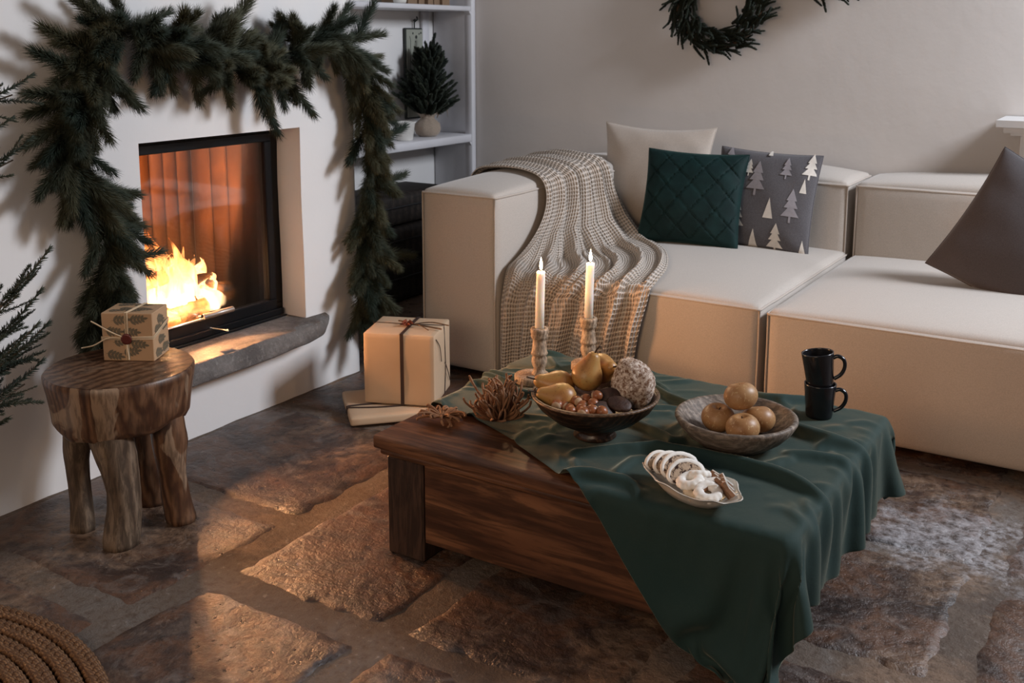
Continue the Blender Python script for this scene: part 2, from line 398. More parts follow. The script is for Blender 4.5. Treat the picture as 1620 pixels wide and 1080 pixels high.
# food
def m_apple():
    t=NT('russet apple skin'); v=t.coord(); a=t.noise(v,16,4,.6); f=t.noise(v,160,2,.5)
    c=t.ramp(a,[(.3,(.27,.12,.042)),(.55,(.38,.20,.085)),(.75,(.36,.22,.10))]); c=t.mix(t.ramp(f,[(.62,0.),(.70,.7)]),c,(.60,.42,.22)); t.set(c,.42,.4); return t.m
APPLE=m_apple()
def m_pear():
    t=NT('pear skin'); v=t.coord(); a=t.noise(v,14,4,.6,.5); f=t.noise(v,190,2,.5)
    c=t.ramp(a,[(.3,(.30,.11,.03)),(.5,(.42,.21,.060)),(.75,(.38,.27,.09))]); c=t.mix(t.ramp(f,[(.62,0.),(.70,.6)]),c,(.16,.07,.02)); t.set(c,.38,.4); return t.m
PEAR=m_pear(); NUT=m_flat('hazelnut shell',(.26,.085,.030),.35,.3,60,.1); NUTCAP=m_flat('hazelnut cap',(.42,.27,.16),.7,.1,80,.2); STEM=m_flat('fruit stem',(.04,.022,.012),.8)
CHOC=m_flat('dark gingerbread',(.045,.020,.012),.55,.4,90,.6,.004)
def m_sugar(name,a,b,sc=40,lo=.42,hi=.52):
    t=NT(name); v=t.coord(); n=t.noise(v,sc,5,.7,.4); t.set(t.ramp(n,[(lo,a),(hi,b)]),.85,.2); t.bump(n,.6,.004); return t.m
SUGARROCK=m_sugar('sugar dusted cake',(.16,.075,.038),(.72,.60,.50),105,.40,.62)
ICING=m_flat('powdered sugar',(.82,.78,.72),.85,.06,90,.4,.002); COOKIE=m_flat('cookie',(.66,.52,.36),.8,.12,90,.4,.002)
STARB=m_flat('cinnamon dough',(.24,.115,.055),.8,.3,120,.5,.002)
CRUMB=m_sugar('stollen crumb',(.035,.014,.010),(.46,.34,.24),95,.44,.52)
DISH=m_flat('ivory ceramic',(.68,.62,.54),.28,.04,10,0,spec=.5)

# ------------------------------------------------------------------ setting: floor
def build_floor():
    root=bpy.data.objects.new('floor',None); COL.objects.link(root); root['kind']='structure'
    # mortar bed
    n=110; xs=np.linspace(-4.3,2.2,n); ys=np.linspace(-1.2,5.1,n)
    V=[(x,y,-.0045+.0035*nz(x,y,0,9)+.003*nz(x,y,0,26)) for x in xs for y in ys]
    mesh('mortar_bed',V,grid_faces(n,n),MORTAR,root)
    cols=[(-2.75,-1.985,[-.2,.75,1.445,2.01,2.72,3.5,4.4,5.05],.022),
          (-1.985,-1.41,[-.6,.2,1.05,1.68,2.58,3.2,3.9,4.6,5.05],.04),
          (-1.41,-.84,[-.5,.4,1.0,1.70,2.45,3.1,3.8,4.5,5.05],.022),
          (-.84,-.295,[-.3,.5,1.35,2.165,2.75,3.35,4.2,5.05],.035),
          (-.295,.45,[-.5,.7,1.6,2.72,3.3,4.2,5.05],.025),(.45,1.2,[-.5,.9,1.9,2.9,3.9,5.05],.03),
          (-3.65,-2.75,[3.22,3.9,4.5,4.92],.03)]
    first=True
    for x0,x1,ylist,jw in cols:
        for y0,y1 in zip(ylist[:-1],ylist[1:]):
            j=.026+random.uniform(-.008,.008); a0,a1=x0+(jw if x0>-2.7 else .0),x1-jw; b0,b1=y0+j,y1-j
            cx,cy=(a0+a1)/2,(b0+b1)/2; hx,hy=(a1-a0)/2,(b1-b0)/2; n=26; V=[]; tl=random.uniform(-.002,.003)
            for i in range(n):
                for k in range(n):
                    u=-1+2*i/(n-1); v=-1+2*k/(n-1)
                    # rounded-rectangle mapping
                    r=max(abs(u),abs(v)); 
                    cr=1-.018*(abs(u*v)**8)
                    ex=.014*nz(cx+u*hx+31,cy+v*hy,0,6)+.022*nz(cx+u*hx,cy+v*hy,5,19); ey=.014*nz(cx+u*hx,cy+v*hy+17,3,6)+.022*nz(cx+u*hx,cy+v*hy,9,19)
                    x=cx+u*hx*cr+ex*r**3; y=cy+v*hy*cr+ey*r**3
                    z=.001+tl+.0022*nz(x,y,0,4)+.0018*nz(x,y,2,13)+.0012*nz(x,y,4,40)
                    edge=max(0,(r-.88)/.12); z-=.0018*edge**1.5
                    if r>.999: z=-.014
                    V.append((x,y,z))
            mesh('stone',V,grid_faces(n,n),STONE,root)
build_floor()

# ------------------------------------------------------------------ setting: walls
def build_walls():
    # fireplace mass: face X=-2.75 with the stove opening
    y0,y1,z0,z1=2.15,2.872,.285,1.022
    ys=sorted(set(list(np.linspace(-1.2,y0,34))+list(np.linspace(y0,y1,9))+list(np.linspace(y1,3.17,6)))); zs=sorted(set(list(np.linspace(-.03,z0,5))+list(np.linspace(z0,z1,10))+list(np.linspace(z1,2.4,14))))
    V=[];F=[]; ny,nz_=len(ys),len(zs)
    def sx(y,z): return -2.75+.006*nz(y,z,0,3)
    for y in ys:
        for z in zs:
            yy=y; 
            x=sx(y,z); V.append((x,yy,z))
    for i in range(ny-1):
        for j in range(nz_-1):
            ym=(ys[i]+ys[i+1])/2; zm=(zs[j]+zs[j+1])/2
            if y0<ym<y1 and z0<zm<z1: continue
            F.append((i*nz_+j,(i+1)*nz_+j,(i+1)*nz_+j+1,i*nz_+j+1))
    # jambs
    def strip(a,b,n=12):
        o=len(V)
        for k in range(n):
            t=k/(n-1); y=a[0]+(b[0]-a[0])*t; z=a[1]+(b[1]-a[1])*t
            x=sx(y,z); w=.002*nz(y*3,z*3,4,20)
            for d in (0,.004,.12): V.append((x-d,y+w,z+w))
        for k in range(n-1):
            for q in range(2): F.append((o+k*3+q,o+k*3+q+1,o+k*3+q+4,o+k*3+q+3))
    strip((y0,z0),(y0,z1)); strip((y0,z1),(y1,z1)); strip((y1,z1),(y1,z0)); strip((y1,z0),(y0,z0))
    # rounded corner then the return face into the alcove
    o=len(V); n=12; prof=[(-2.75,3.17),(-2.752,3.178),(-2.76,3.186),(-2.78,3.19)]+[(-2.78-(.9/8)*k,3.19+.0*k) for k in range(1,9)]
    for z in zs:
        for x,y in prof: V.append((x+(.006*nz(3.17,z,0,3) if x>-2.77 else 0),y+.004*nz(x,z,7,4),z))
    m=len(prof)
    for i in range(len(zs)-1):
        for j in range(m-1): F.append((o+i*m+j,o+i*m+j+1,o+(i+1)*m+j+1,o+(i+1)*m+j))
    w_=mesh('wall_left',V,F,PLASTER); w_['kind']='structure'
    # alcove back
    g=[box(-3.75,-3.65,3.19,4.95,-.03,2.4,.001)]
    V,F=cat_geo(*g); mesh('wall_alcove',V,F,PLASTER)['kind']='structure'
    # back wall
    n1,n2=60,30; xs=np.linspace(-3.75,2.6,n1); zs=np.linspace(-.03,2.6,n2)
    V=[(x,4.95+.005*nz(x,z,3,2.2),z) for x in xs for z in zs]+[(x,5.1,z) for x in xs for z in zs]
    F=[tuple(reversed(f)) for f in grid_faces(n1,n2,off=n1*n2)]+grid_faces(n1,n2)
    mesh('wall_back',V,F,PLASTER2)['kind']='structure'
build_walls()

# built-in shelving in the alcove
def build_shelves():
    r=bpy.data.objects.new('built_in_shelving',None); COL.objects.link(r); r.location=(-3.51,4.05,0)
    tag(r,'pale painted built-in shelving in the recess between garland and sofa','shelving')
    mesh('post',*box(-3.415,-3.365,4.905,4.945,0,2.3,.004),SHELF,r)
    mesh('side_panel',*box(-3.645,-3.415,4.925,4.948,0,2.3,.002),SHELF,r)
    for z0,z1 in ((.767,.811),(1.497,1.524)):
        mesh('shelf_board',*box(-3.648,-3.37,3.2,4.923,z0,z1,.004),SHELF,r)
        # small brackets under the board at the post
        V=[(-3.41,4.922,z0),(-3.37,4.922,z0),(-3.37,4.922,z0-.04),(-3.41,4.888,z0),(-3.37,4.888,z0)]
        mesh('bracket',V,[(0,3,4,1),(0,1,2),(1,4,2),(3,2,4),(0,2,3)],SHELF,r,smooth=False)
    mesh('batten',*box(-3.647,-3.625,4.80,4.86,.811,1.497,.003),SHELF,r)
    mesh('batten',*box(-3.647,-3.600,4.58,4.60,.811,.83,.003),SHELF,r)
build_shelves()

# mantel at the right edge
def build_mantel():
    r=thing('mantelpiece','white moulded wall shelf on a short pier at the right edge','mantelpiece',(-.25,4.8,0))
    def poly(name,x0,yf,z0,z1,x1=.35):
        # left end splayed to the wall
        V=[(x0,yf,z0),(x1,yf,z0),(x1,4.946,z0),(x0-.0,4.946,z0),(x0,yf,z1),(x1,yf,z1),(x1,4.946,z1),(x0,4.946,z1)]
        mesh(name,V,[(0,3,2,1),(4,5,6,7),(0,1,5,4),(0,4,7,3),(1,2,6,5)],SHELFW,r,smooth=False)
    poly('cap',-.61,4.66,.992,1.020); poly('moulding',-.585,4.69,.968,.992); poly('moulding',-.56,4.72,.955,.968)
    poly('pier',-.525,4.75,.82,.955)
SHELFW=m_flat('mantel paint',(.62,.60,.585),.55,.04,8,.1)
build_mantel()

# ------------------------------------------------------------------ fireplace insert
def build_stove():
    r=thing('fireplace_insert','black framed glass-fronted wood fire set in the white wall','fireplace',(-3.05,2.5,.29))
    # firebox: open towards the room
    y0,y1,z0,z1=2.02,2.93,.29,1.01; xb=-3.42
    g=[box(xb-.02,xb,y0,y1,z0,z1,.001)]
    mesh('firebox_back',*g[0],FIREWALL,r)
    nr=13
    for k in range(nr):   # ribbed back plates
        a=y0+.02+(y1-y0-.04)*k/nr; b=y0+.02+(y1-y0-.04)*(k+1)/nr
        mesh('rib_plate',*box(xb,xb+.018,a+.004,b-.004,z0+.01,z1-.03,.007),FIREWALL,r)
    mesh('firebox_side',*box(xb,-2.90,y1,y1+.02,z0,z1,.001),FIREWALL,r); mesh('firebox_side',*box(xb,-2.90,y0-.02,y0,z0,z1,.001),FIREWALL,r)
    for k in range(5):
        a=-3.39+.095*k; mesh('rib_plate',*box(a+.004,a+.091,y1-.015,y1,z0+.01,z1-.03,.007),FIREWALL,r)
    mesh('firebox_floor',*box(xb,-2.90,y0,y1,z0-.02,z0+.012,.001),HEARTH,r); mesh('firebox_roof',*box(xb,-2.90,y0,y1,z1,z1+.02,.001),BLACKM,r)
    # outer frame
    xf0,xf1=-2.905,-2.875; O=(2.10,2.895,.288,1.022); I=(2.16,2.80,.36,.968)
    fr=[box(xf0,xf1,O[0],O[1],I[3]+.02,O[3],.003),box(xf0,xf1,O[0],O[1],O[2],I[2]-.02,.003),box(xf0,xf1,I[1]+.03,O[1],I[2]-.02,I[3]+.02,.003),box(xf0,xf1,O[0],I[0]-.03,I[2]-.02,I[3]+.02,.003)]
    mesh('frame',*cat_geo(*fr),BLACKM,r,smooth=False)
    d0,d1=-2.885,-2.862
    dr=mesh('door',*cat_geo(box(d0,d1,I[0]-.035,I[1]+.035,I[3],I[3]+.032,.003),box(d0,d1,I[0]-.035,I[1]+.035,I[2]-.04,I[2],.003),box(d0,d1,I[1],I[1]+.035,I[2],I[3],.003),box(d0,d1,I[0]-.035,I[0],I[2],I[3],.003)),BLACK,r,smooth=False)
    mesh('pane',*box(-2.876,-2.872,I[0],I[1],I[2],I[3],.0005),GLASS,dr,smooth=False)
    hs=[tube([(-2.835,2.445,.378),(-2.835,2.585,.378)],.009,12),tube([(-2.835,2.18,.372),(-2.835,2.445,.372)],.0035,8)]
    hs+=[tube([(-2.835,2.445+.0055*k,.378),(-2.835,2.447+.0055*k,.378)],.0105,12) for k in range(26)]
    hs+=[tube([(-2.87,2.46,.372),(-2.835,2.46,.375)],.006,8),tube([(-2.87,2.565,.372),(-2.835,2.565,.375)],.006,8)]
    mesh('handle',*cat_geo(*hs),CHROME,dr)
    mesh('air_lever',*cat_geo(tube([(-2.865,2.50,.322),(-2.80,2.52,.318)],.0028,8),sphere(.005,10,6)[0:2] if False else tube([(-2.80,2.52,.318),(-2.795,2.522,.3178)],.005,8)),CHROME,r)
    mesh('air_rail',*cat_geo(box(-2.872,-2.850,2.16,2.86,.296,.322,.004),box(-2.845,-2.835,2.16,2.86,.290,.297,.002)),BLACK,r,smooth=False)
build_stove()
# hearth slab
def build_hearth():
    pts=[]; n=60; m=22; V=[]
    for i in range(n):
        t=i/(n-1); y=1.93+1.045*t
        proj=.105*min(1,(1-t)*9)**.6*(1-.10*t)+.006*nz(y,0,0,6); 
        hgt=.088*(1-.5*max(0,(t-.55)/.45)**2)*min(1,(1-t)*10+.12)+.006*nz(y,4,0,8)
        xw=-2.752; x1=xw+proj+.012; zt=.290+.002*nz(y,0,3,10); zb=zt-hgt
        for k in range(m):
            a=k/(m-1)
            if k<6: x=xw-.12*(1-k/5)+(x1-xw)*.8*(k/5); z=zt
            else:
                b=(a-6/(m-1))/(1-6/(m-1)); an=PI/2-PI*b*.95
                x=xw+(x1-xw)*(.8+.2*math.cos(an)) if b<.75 else xw+(x1-xw)*(.8+.2*math.cos(an))*(1-(b-.75)*2.6)
                z=(zt+zb)/2+(zt-zb)/2*math.sin(an)
            q=.006*nz(x,y,z,14)+.004*nz(x,y,z,35)
            if k<6: q*=.3
            V.append((x+q,y,z+q*.6))
    F=[tuple(reversed(f)) for f in grid_faces(n,m)]
    F.append(tuple(range(m-1,-1,-1))[::-1]); F.append(tuple((n-1)*m+k for k in range(m))[::-1])
    o=mesh('hearth_slab',V,F,HEARTH); tag(o,'rough grey stone ledge below the fire, tapering to the right','hearth')
build_hearth()
# ash groove dust strip on the slab is part of its relief

# logs and fire
logs=[]
LS=[((-3.14,2.44,.36),(-3.08,2.80,.37),.042,'charred log with a glowing end lying furthest right in the fire'),
    ((-3.2,2.15,.345),(-3.12,2.62,.35),.045,'log under the flames at the middle of the firebox floor'),
    ((-3.02,2.14,.35),(-2.99,2.45,.345),.038,'log lying nearest the glass on the left of the fire'),
    ((-3.02,2.42,.345),(-3.0,2.60,.36),.034,'short log stub close to the door handle'),
    ((-3.2,2.30,.43),(-3.03,2.66,.44),.036,'upper log laid across the fire with flames around it'),
    ((-3.1,2.14,.44),(-3.05,2.46,.50),.034,'upper left log propped upward in the flames')]
for a,b,rd,lb in LS:
    a=np.array(a);b=np.array(b); n=10; p=[a+(b-a)*k/(n-1) for k in range(n)]; rr=[rd*(1+.12*nz(k,rd*99,0,.8)) for k in range(n)]
    V,F=tube(p,rr,12); V=V+np.array([[.006*nz(*v,40)]*3 for v in V])
    o=mesh('log',V,F,LOG); tag(o,lb,'log','logs burning in the fire')
def build_fire():
    V=[];F=[]; off=0; rnd=random.Random(3)
    for q in range(84):
        y=2.08+.66*rnd.random()**1.1; x=-3.24+.25*rnd.random(); 
        hmax=.50*(1-(y-2.08)/.72)**.9+.04; h=hmax*rnd.uniform(.55,1.05); w0=rnd.uniform(.022,.055); ph=rnd.random()*9; n=14;m=9
        zb=.33+rnd.random()*.10
        for i in range(n):
            t=i/(n-1); rad=w0*(math.sin(PI*min(1,(t*.75+.25)))**.8)*(1-t)**.55+.0008
            cx=x+.03*math.sin(t*5+ph)*t; cy=y+.05*math.sin(t*4.2+ph*1.7)*t-.03*t; 
            for k in range(m):
                a=2*PI*k/m; V.append((cx+rad*.6*math.cos(a),cy+rad*math.sin(a),zb+h*t))
        F+=grid_faces(n,m,False,True,off); off+=n*m
    o=mesh('fire',V,F,FLAME); tag(o,'blazing orange fire burning in the left of the firebox','fire',kind='stuff')
build_fire()
lamp('fire_glow','POINT',(-2.93,2.205,.54),62,(1,.50,.22),size=.05)
lamp('ember_glow','POINT',(-2.945,2.36,.455),38,(1,.52,.24),size=.022)
lamp('ember_glow','POINT',(-2.945,2.46,.425),34,(1,.50,.22),size=.022)
lamp('fire_glow_low','POINT',(-3.06,2.50,.45),16,(1,.42,.14),size=.04)

# ------------------------------------------------------------------ sofa
def soft_block(x0,x1,y0,y1,z0,z1,r=.02,top=.03,front=.01,side=.008,n=18,wr=.003,seed=0,back=None):
    c=np.array([(x0+x1)/2,(y0+y1)/2,(z0+z1)/2]); h=np.array([(x1-x0)/2,(y1-y0)/2,(z1-z0)/2])
    V=[];F=[];off=0
    tt=np.sin(np.linspace(-PI/2,PI/2,n)); tt=np.sign(tt)*np.abs(tt)**.9
    for ax in range(3):
        for s in (-1,1):
            a1,a2=(ax+1)%3,(ax+2)%3
            for i in range(n):
                for j in range(n):
                    p=np.zeros(3); p[ax]=s; p[a1]=tt[i]; p[a2]=tt[j]
                    q=p*h; inner=np.clip(q,-(h-r),h-r); d=q-inner; L=np.linalg.norm(d)
                    pos=inner+(d/L*r if L>1e-9 else 0)
                    f1=(1-tt[i]**2); f2=(1-tt[j]**2)
                    b=(f1*f2)**.55
                    amt=top if (ax==2 and s==1) else (0 if ax==2 else ((back if (back is not None and s==1) else front) if ax==1 else side))
                    pos[ax]+=s*b*amt
                    w_=pos+c; pos=pos+s*np.eye(3)[ax]*wr*nz(w_[0]+seed,w_[1],w_[2],6)*b
                    V.append(pos+c)
            fs=grid_faces(n,n,off=off)
            F+= fs if s==1 else [tuple(reversed(f)) for f in fs]
            off+=n*n
    return np.array(V),F
def seam_rect(x0,x1,y0,y1,z,r=.012,rad=.0045,sag=0):
    P=[]; cor=[(x1-r,y1-r,0),(x0+r,y1-r,90),(x0+r,y0+r,180),(x1-r,y0+r,270)]
    pts=[]
    for (cx,cy,a0) in cor:
        for k in range(5):
            a=R(a0+90*k/4); pts.append((cx+r*math.cos(a),cy+r*math.sin(a),z))
    out=[]
    for i in range(len(pts)):
        a=np.array(pts[i]);b=np.array(pts[(i+1)%len(pts)]); L=np.linalg.norm(b-a); k=max(1,int(L/.05))
        for q in range(k): 
            p=a+(b-a)*q/k; p=p+np.array([.0015*nz(*p,9),.0015*nz(*p[::-1],9),.002*nz(p[0],p[1],5,7)]); out.append(p)
    return tube(out,rad,6,closed=True)
def build_sofa():
    r=thing('modular_sofa','large cream linen modular sofa with one boxy armrest along the back wall','sofa',(-1.2,4.1,0))
    def block(name,x0,x1,y0,y1,z0,z1,**k):
        o=mesh(name,*soft_block(x0,x1,y0,y1,z0,z1,**k),SOFA,r)
        e=.0025
        g=[seam_rect(x0-e,x1+e,y0-e,y1+e,z1-.012)]
        for (x,y) in ((x0,y0),(x1,y0)):
            sx=.006 if x==x0 else -.006
            pts=[(x+sx-.0*nz(z,0,0),y+.006,z) for z in np.linspace(z0+.02,z1-.014,14)]
            g.append(tube([(p[0]+(-.005 if x==x0 else .005)+.0015*nz(p[2],x,0,8),p[1]-.005,p[2]) for p in pts],.004,6))
        mesh('piping',*cat_geo(*g),PIPING,o); return o
    block('armrest',-2.545,-2.195,3.35,4.90,.025,.748,top=.05,front=.012,side=.012,r=.016,back=.004)
    block('seat',-2.190,-1.150,3.425,4.56,.025,.435,top=.038,front=.018,r=.016)
    block('seat',-1.120,.35,3.425,4.56,.025,.425,top=.045,front=.02,r=.016)
    block('backrest',-2.190,-1.155,4.53,4.92,.025,.738,top=.055,front=.03,r=.016,back=.004)
    block('backrest',-1.118,.35,4.53,4.92,.025,.738,top=.055,front=.03,r=.016,back=.004)
    for x in (-2.4,-2.0,-1.3,-1.0,.1):
        for y in (3.5,4.75): mesh('foot',*box(x-.03,x+.03,y-.03,y+.03,0,.03,.003),BLACKM,r)
build_sofa()

# ------------------------------------------------------------------ cloth relaxation (position based, run once)
def relax(P,rest_uv,steps=60,iters=14,collide=None,bend=.12,grav=.0016,damp=.93,stiff=1.0,fric=.25):
    n,m,_=P.shape; X=P.copy(); V=np.zeros_like(X)
    Q=rest_uv
    def rl(a,b): return np.linalg.norm(a-b,axis=-1)
    C=[]
    sl=slice
    for s in (0,1):
        C.append(((sl(s,n-1,2),sl(None)),(sl(s+1,n,2),sl(None)),1.)); C.append(((sl(None),sl(s,m-1,2)),(sl(None),sl(s+1,m,2)),1.))
        C.append(((sl(s,n-1,2),sl(0,m-1)),(sl(s+1,n,2),sl(1,m)),.35)); C.append(((sl(s,n-1,2),sl(1,m)),(sl(s+1,n,2),sl(0,m-1)),.35))
    for s in range(4):
        C.append(((sl(s,n-2,4),sl(None)),(sl(s+2,n,4),sl(None)),bend)); C.append(((sl(None),sl(s,m-2,4)),(sl(None),sl(s+2,m,4)),bend))
    C2=[(a,b,k,rl(Q[a],Q[b])) for a,b,k in C]
    for st in range(steps):
        prev=X.copy(); V*=damp; V[...,2]-=grav; X=X+V
        for it in range(iters):
            for a,b,k,L in C2:
                d=X[b]-X[a]; l=np.linalg.norm(d,axis=-1)+1e-9
                c=(k*.5*(l-L)/l)[...,None]*d
                X[a]+=c; X[b]-=c
            if collide is not None and it%2==1: X=collide(X,prev,fric)
        if collide is not None: X=collide(X,prev,fric)
        V=X-prev; sp=np.linalg.norm(V,axis=-1,keepdims=True); V*=np.minimum(1,.02/(sp+1e-9))
    return X
def box_collide(X,prev,lo,hi,fric,faces=('x0','x1','y0','y1','z1')):
    ins=np.all((X>lo)&(X<hi),axis=-1)
    if not ins.any(): return X
    p=X[ins]; q=prev[ins]
    D=[];
    for f in faces:
        ax='xyz'.index(f[0]); D.append(np.abs(p[:,ax]-(lo[ax] if f[1]=='0' else hi[ax])))
    D=np.array(D); k=D.argmin(0)
    for i,f in enumerate(faces):
        s=k==i
        if not s.any(): continue
        ax='xyz'.index(f[0]); val=lo[ax] if f[1]=='0' else hi[ax]
        pp=p[s]; t=q[s]+(pp-q[s])*fric; t[:,ax]=val; p[s]=t
    X[ins]=p; return X

# ------------------------------------------------------------------ coffee table
TZ=.330; TX0,TX1,TY0,TY1=-1.695,-.588,2.0,2.845
def build_table():
    r=thing('coffee_table','low old wooden coffee table with thick top and block legs, partly under a green cloth','table',((TX0+TX1)/2,(TY0+TY1)/2,0))
    # three boards
    yb=[TY0,2.27,2.56,TY1]
    def board(y0,y1,first,last):
        # edge profile rounded at the outer sides: soft box in world
        return soft_block(TX0,TX1,y0+(.0 if first else .0012),y1-(.0 if last else .0012),.292,TZ,r=.008,top=0,front=0,side=0,n=10,wr=0)
    for k in range(3): mesh('top_board',*board(yb[k],yb[k+1],k==0,k==2),TABLEW,r)
    mesh('moulding',*soft_block(TX0+.012,TX1-.012,TY0+.012,TY1-.012,.272,.294,r=.01,top=0,front=0,side=0,n=8,wr=0),TABLEW,r)
    lx=(TX0+.028,TX1-.028); ly=(TY0+.022,TY1-.022); s=.118
    for i,j in ((0,0),(1,0),(0,1),(1,1)):
        x0=lx[0] if i==0 else lx[1]-s; y0=ly[0] if j==0 else ly[1]-s
        V,F=box(x0,x0+s,y0,y0+s,0,.272,.005); V=V+np.array([[.002*nz(*v,9),.002*nz(v[1],v[2],v[0],9),0] for v in V])
        mesh('leg',V,F,TABLED,r,smooth=False)
    for y in (ly[0]+.004,ly[1]-.034): mesh('apron',*box(lx[0]+s+.002,lx[1]-s-.002,y,y+.03,.055,.272,.003),TABLEW,r,smooth=False)
    for x in (lx[0]+.004,lx[1]-.034): mesh('apron',*box(x,x+.03,ly[0]+s+.002,ly[1]-s-.002,.055,.272,.003),TABLED,r,smooth=False)
build_table()

# objects standing on the cloth: (x, y, radius) flattened footprints
FLAT=[(-1.545,2.575,.07),(-1.465,2.745,.07),(-1.19,2.29,.085),(-.86,2.42,.11),(-.845,2.135,.10),(-.915,2.16,.09),(-.775,2.09,.09),(-.735,2.735,.055),(-1.44,2.22,.05)]
CZ=TZ+.0045
def build_cloth():
    nu,nv=104,92
    T=np.array([-1.735,2.285]);D=np.array([-.53,1.42]);E=np.array([-.11,2.40]);F_=np.array([-1.66,3.06]); G=np.array([-.40,2.93]); CC=np.array([-1.07,2.16])
    P=np.zeros((nu,nv,3)); Q=np.zeros((nu,nv,3))
    for i in range(nu):
        u=i/(nu-1)
        top=(1-u)**2*F_+2*u*(1-u)*np.array([-.85,3.12])+u*u*G if False else None
        b=(1-u)**2*T+2*u*(1-u)*CC+u*u*D
        t=F_+(G-F_)*u
        for j in range(nv):
            v=j/(nv-1)
            p=b+(t-b)*v; p=p+np.array([.05,-.02])*(u**3)*(math.sin(PI*v)) 
            Q[i,j,:2]=p
            P[i,j,:2]=p
    Q=Q*np.array([1.06,1.16,1])
    # soft folds radiating over the table top
    for i in range(nu):
        for j in range(nv):
            x,y=P[i,j,:2]
            z=CZ+.012
            a=(x*.55+y*.83)          # fold direction runs with the table's near side
            a=x*.32+y*.95
            z+=.065*max(0,math.sin(a*21+2.6*nz(x,y,0,1.8)))**1.3+.012*max(0,nz(x,y,5,6))
            # beyond the table edges the sheet starts folded down
            ox=max(0,x-TX1,TX0-x); oy=max(0,TY0-y,y-TY1); d=math.hypot(ox,oy)
            if d>0:
                k=.12; nx_=max(TX0,min(TX1,x)); ny_=max(TY0,min(TY1,y)); dx,dy=x-nx_,y-ny_
                out=.012+d*.06; P[i,j,0]=nx_+dx/d*out; P[i,j,1]=ny_+dy/d*out; z=max(.02,CZ-d*.99+.006)
            P[i,j,2]=z
    lo=np.array([TX0-.010,TY0-.010,-1]); hi=np.array([TX1+.010,TY1+.010,CZ+.002])
    def col(X,prev,fric):
        X=box_collide(X,prev,lo,hi,fric)
        fl=X[...,2]<.008
        X[...,2]=np.maximum(X[...,2],.008); X[...,:2]=np.where(fl[...,None],prev[...,:2]+(X[...,:2]-prev[...,:2])*.3,X[...,:2])
        for (x,y,rr) in FLAT:
            d=np.hypot(X[...,0]-x,X[...,1]-y); s=(d<rr+.012)&(X[...,2]>CZ+.003)
            X[...,2]=np.where(s,np.minimum(X[...,2],CZ+.003+.25*np.maximum(0,d-rr)),X[...,2])
        return X
    X=relax(P,Q,steps=55,iters=12,collide=col,bend=.16,grav=.0012,fric=.12)
    uv=np.array([(Q[i,j,0],Q[i,j,1]) for i in range(nu) for j in range(nv)])
    o=mesh('tablecloth',X.reshape(-1,3),grid_faces(nu,nv),GREEN,uv=uv); tag(o,'dark green linen cloth draped over the table and hanging to the floor','tablecloth')
    md=o.modifiers.new('thick','SOLIDIFY'); md.thickness=.0015; md.offset=1
    sb=o.modifiers.new('sub','SUBSURF'); sb.levels=1; sb.render_levels=1
    return X
CLOTH=build_cloth()

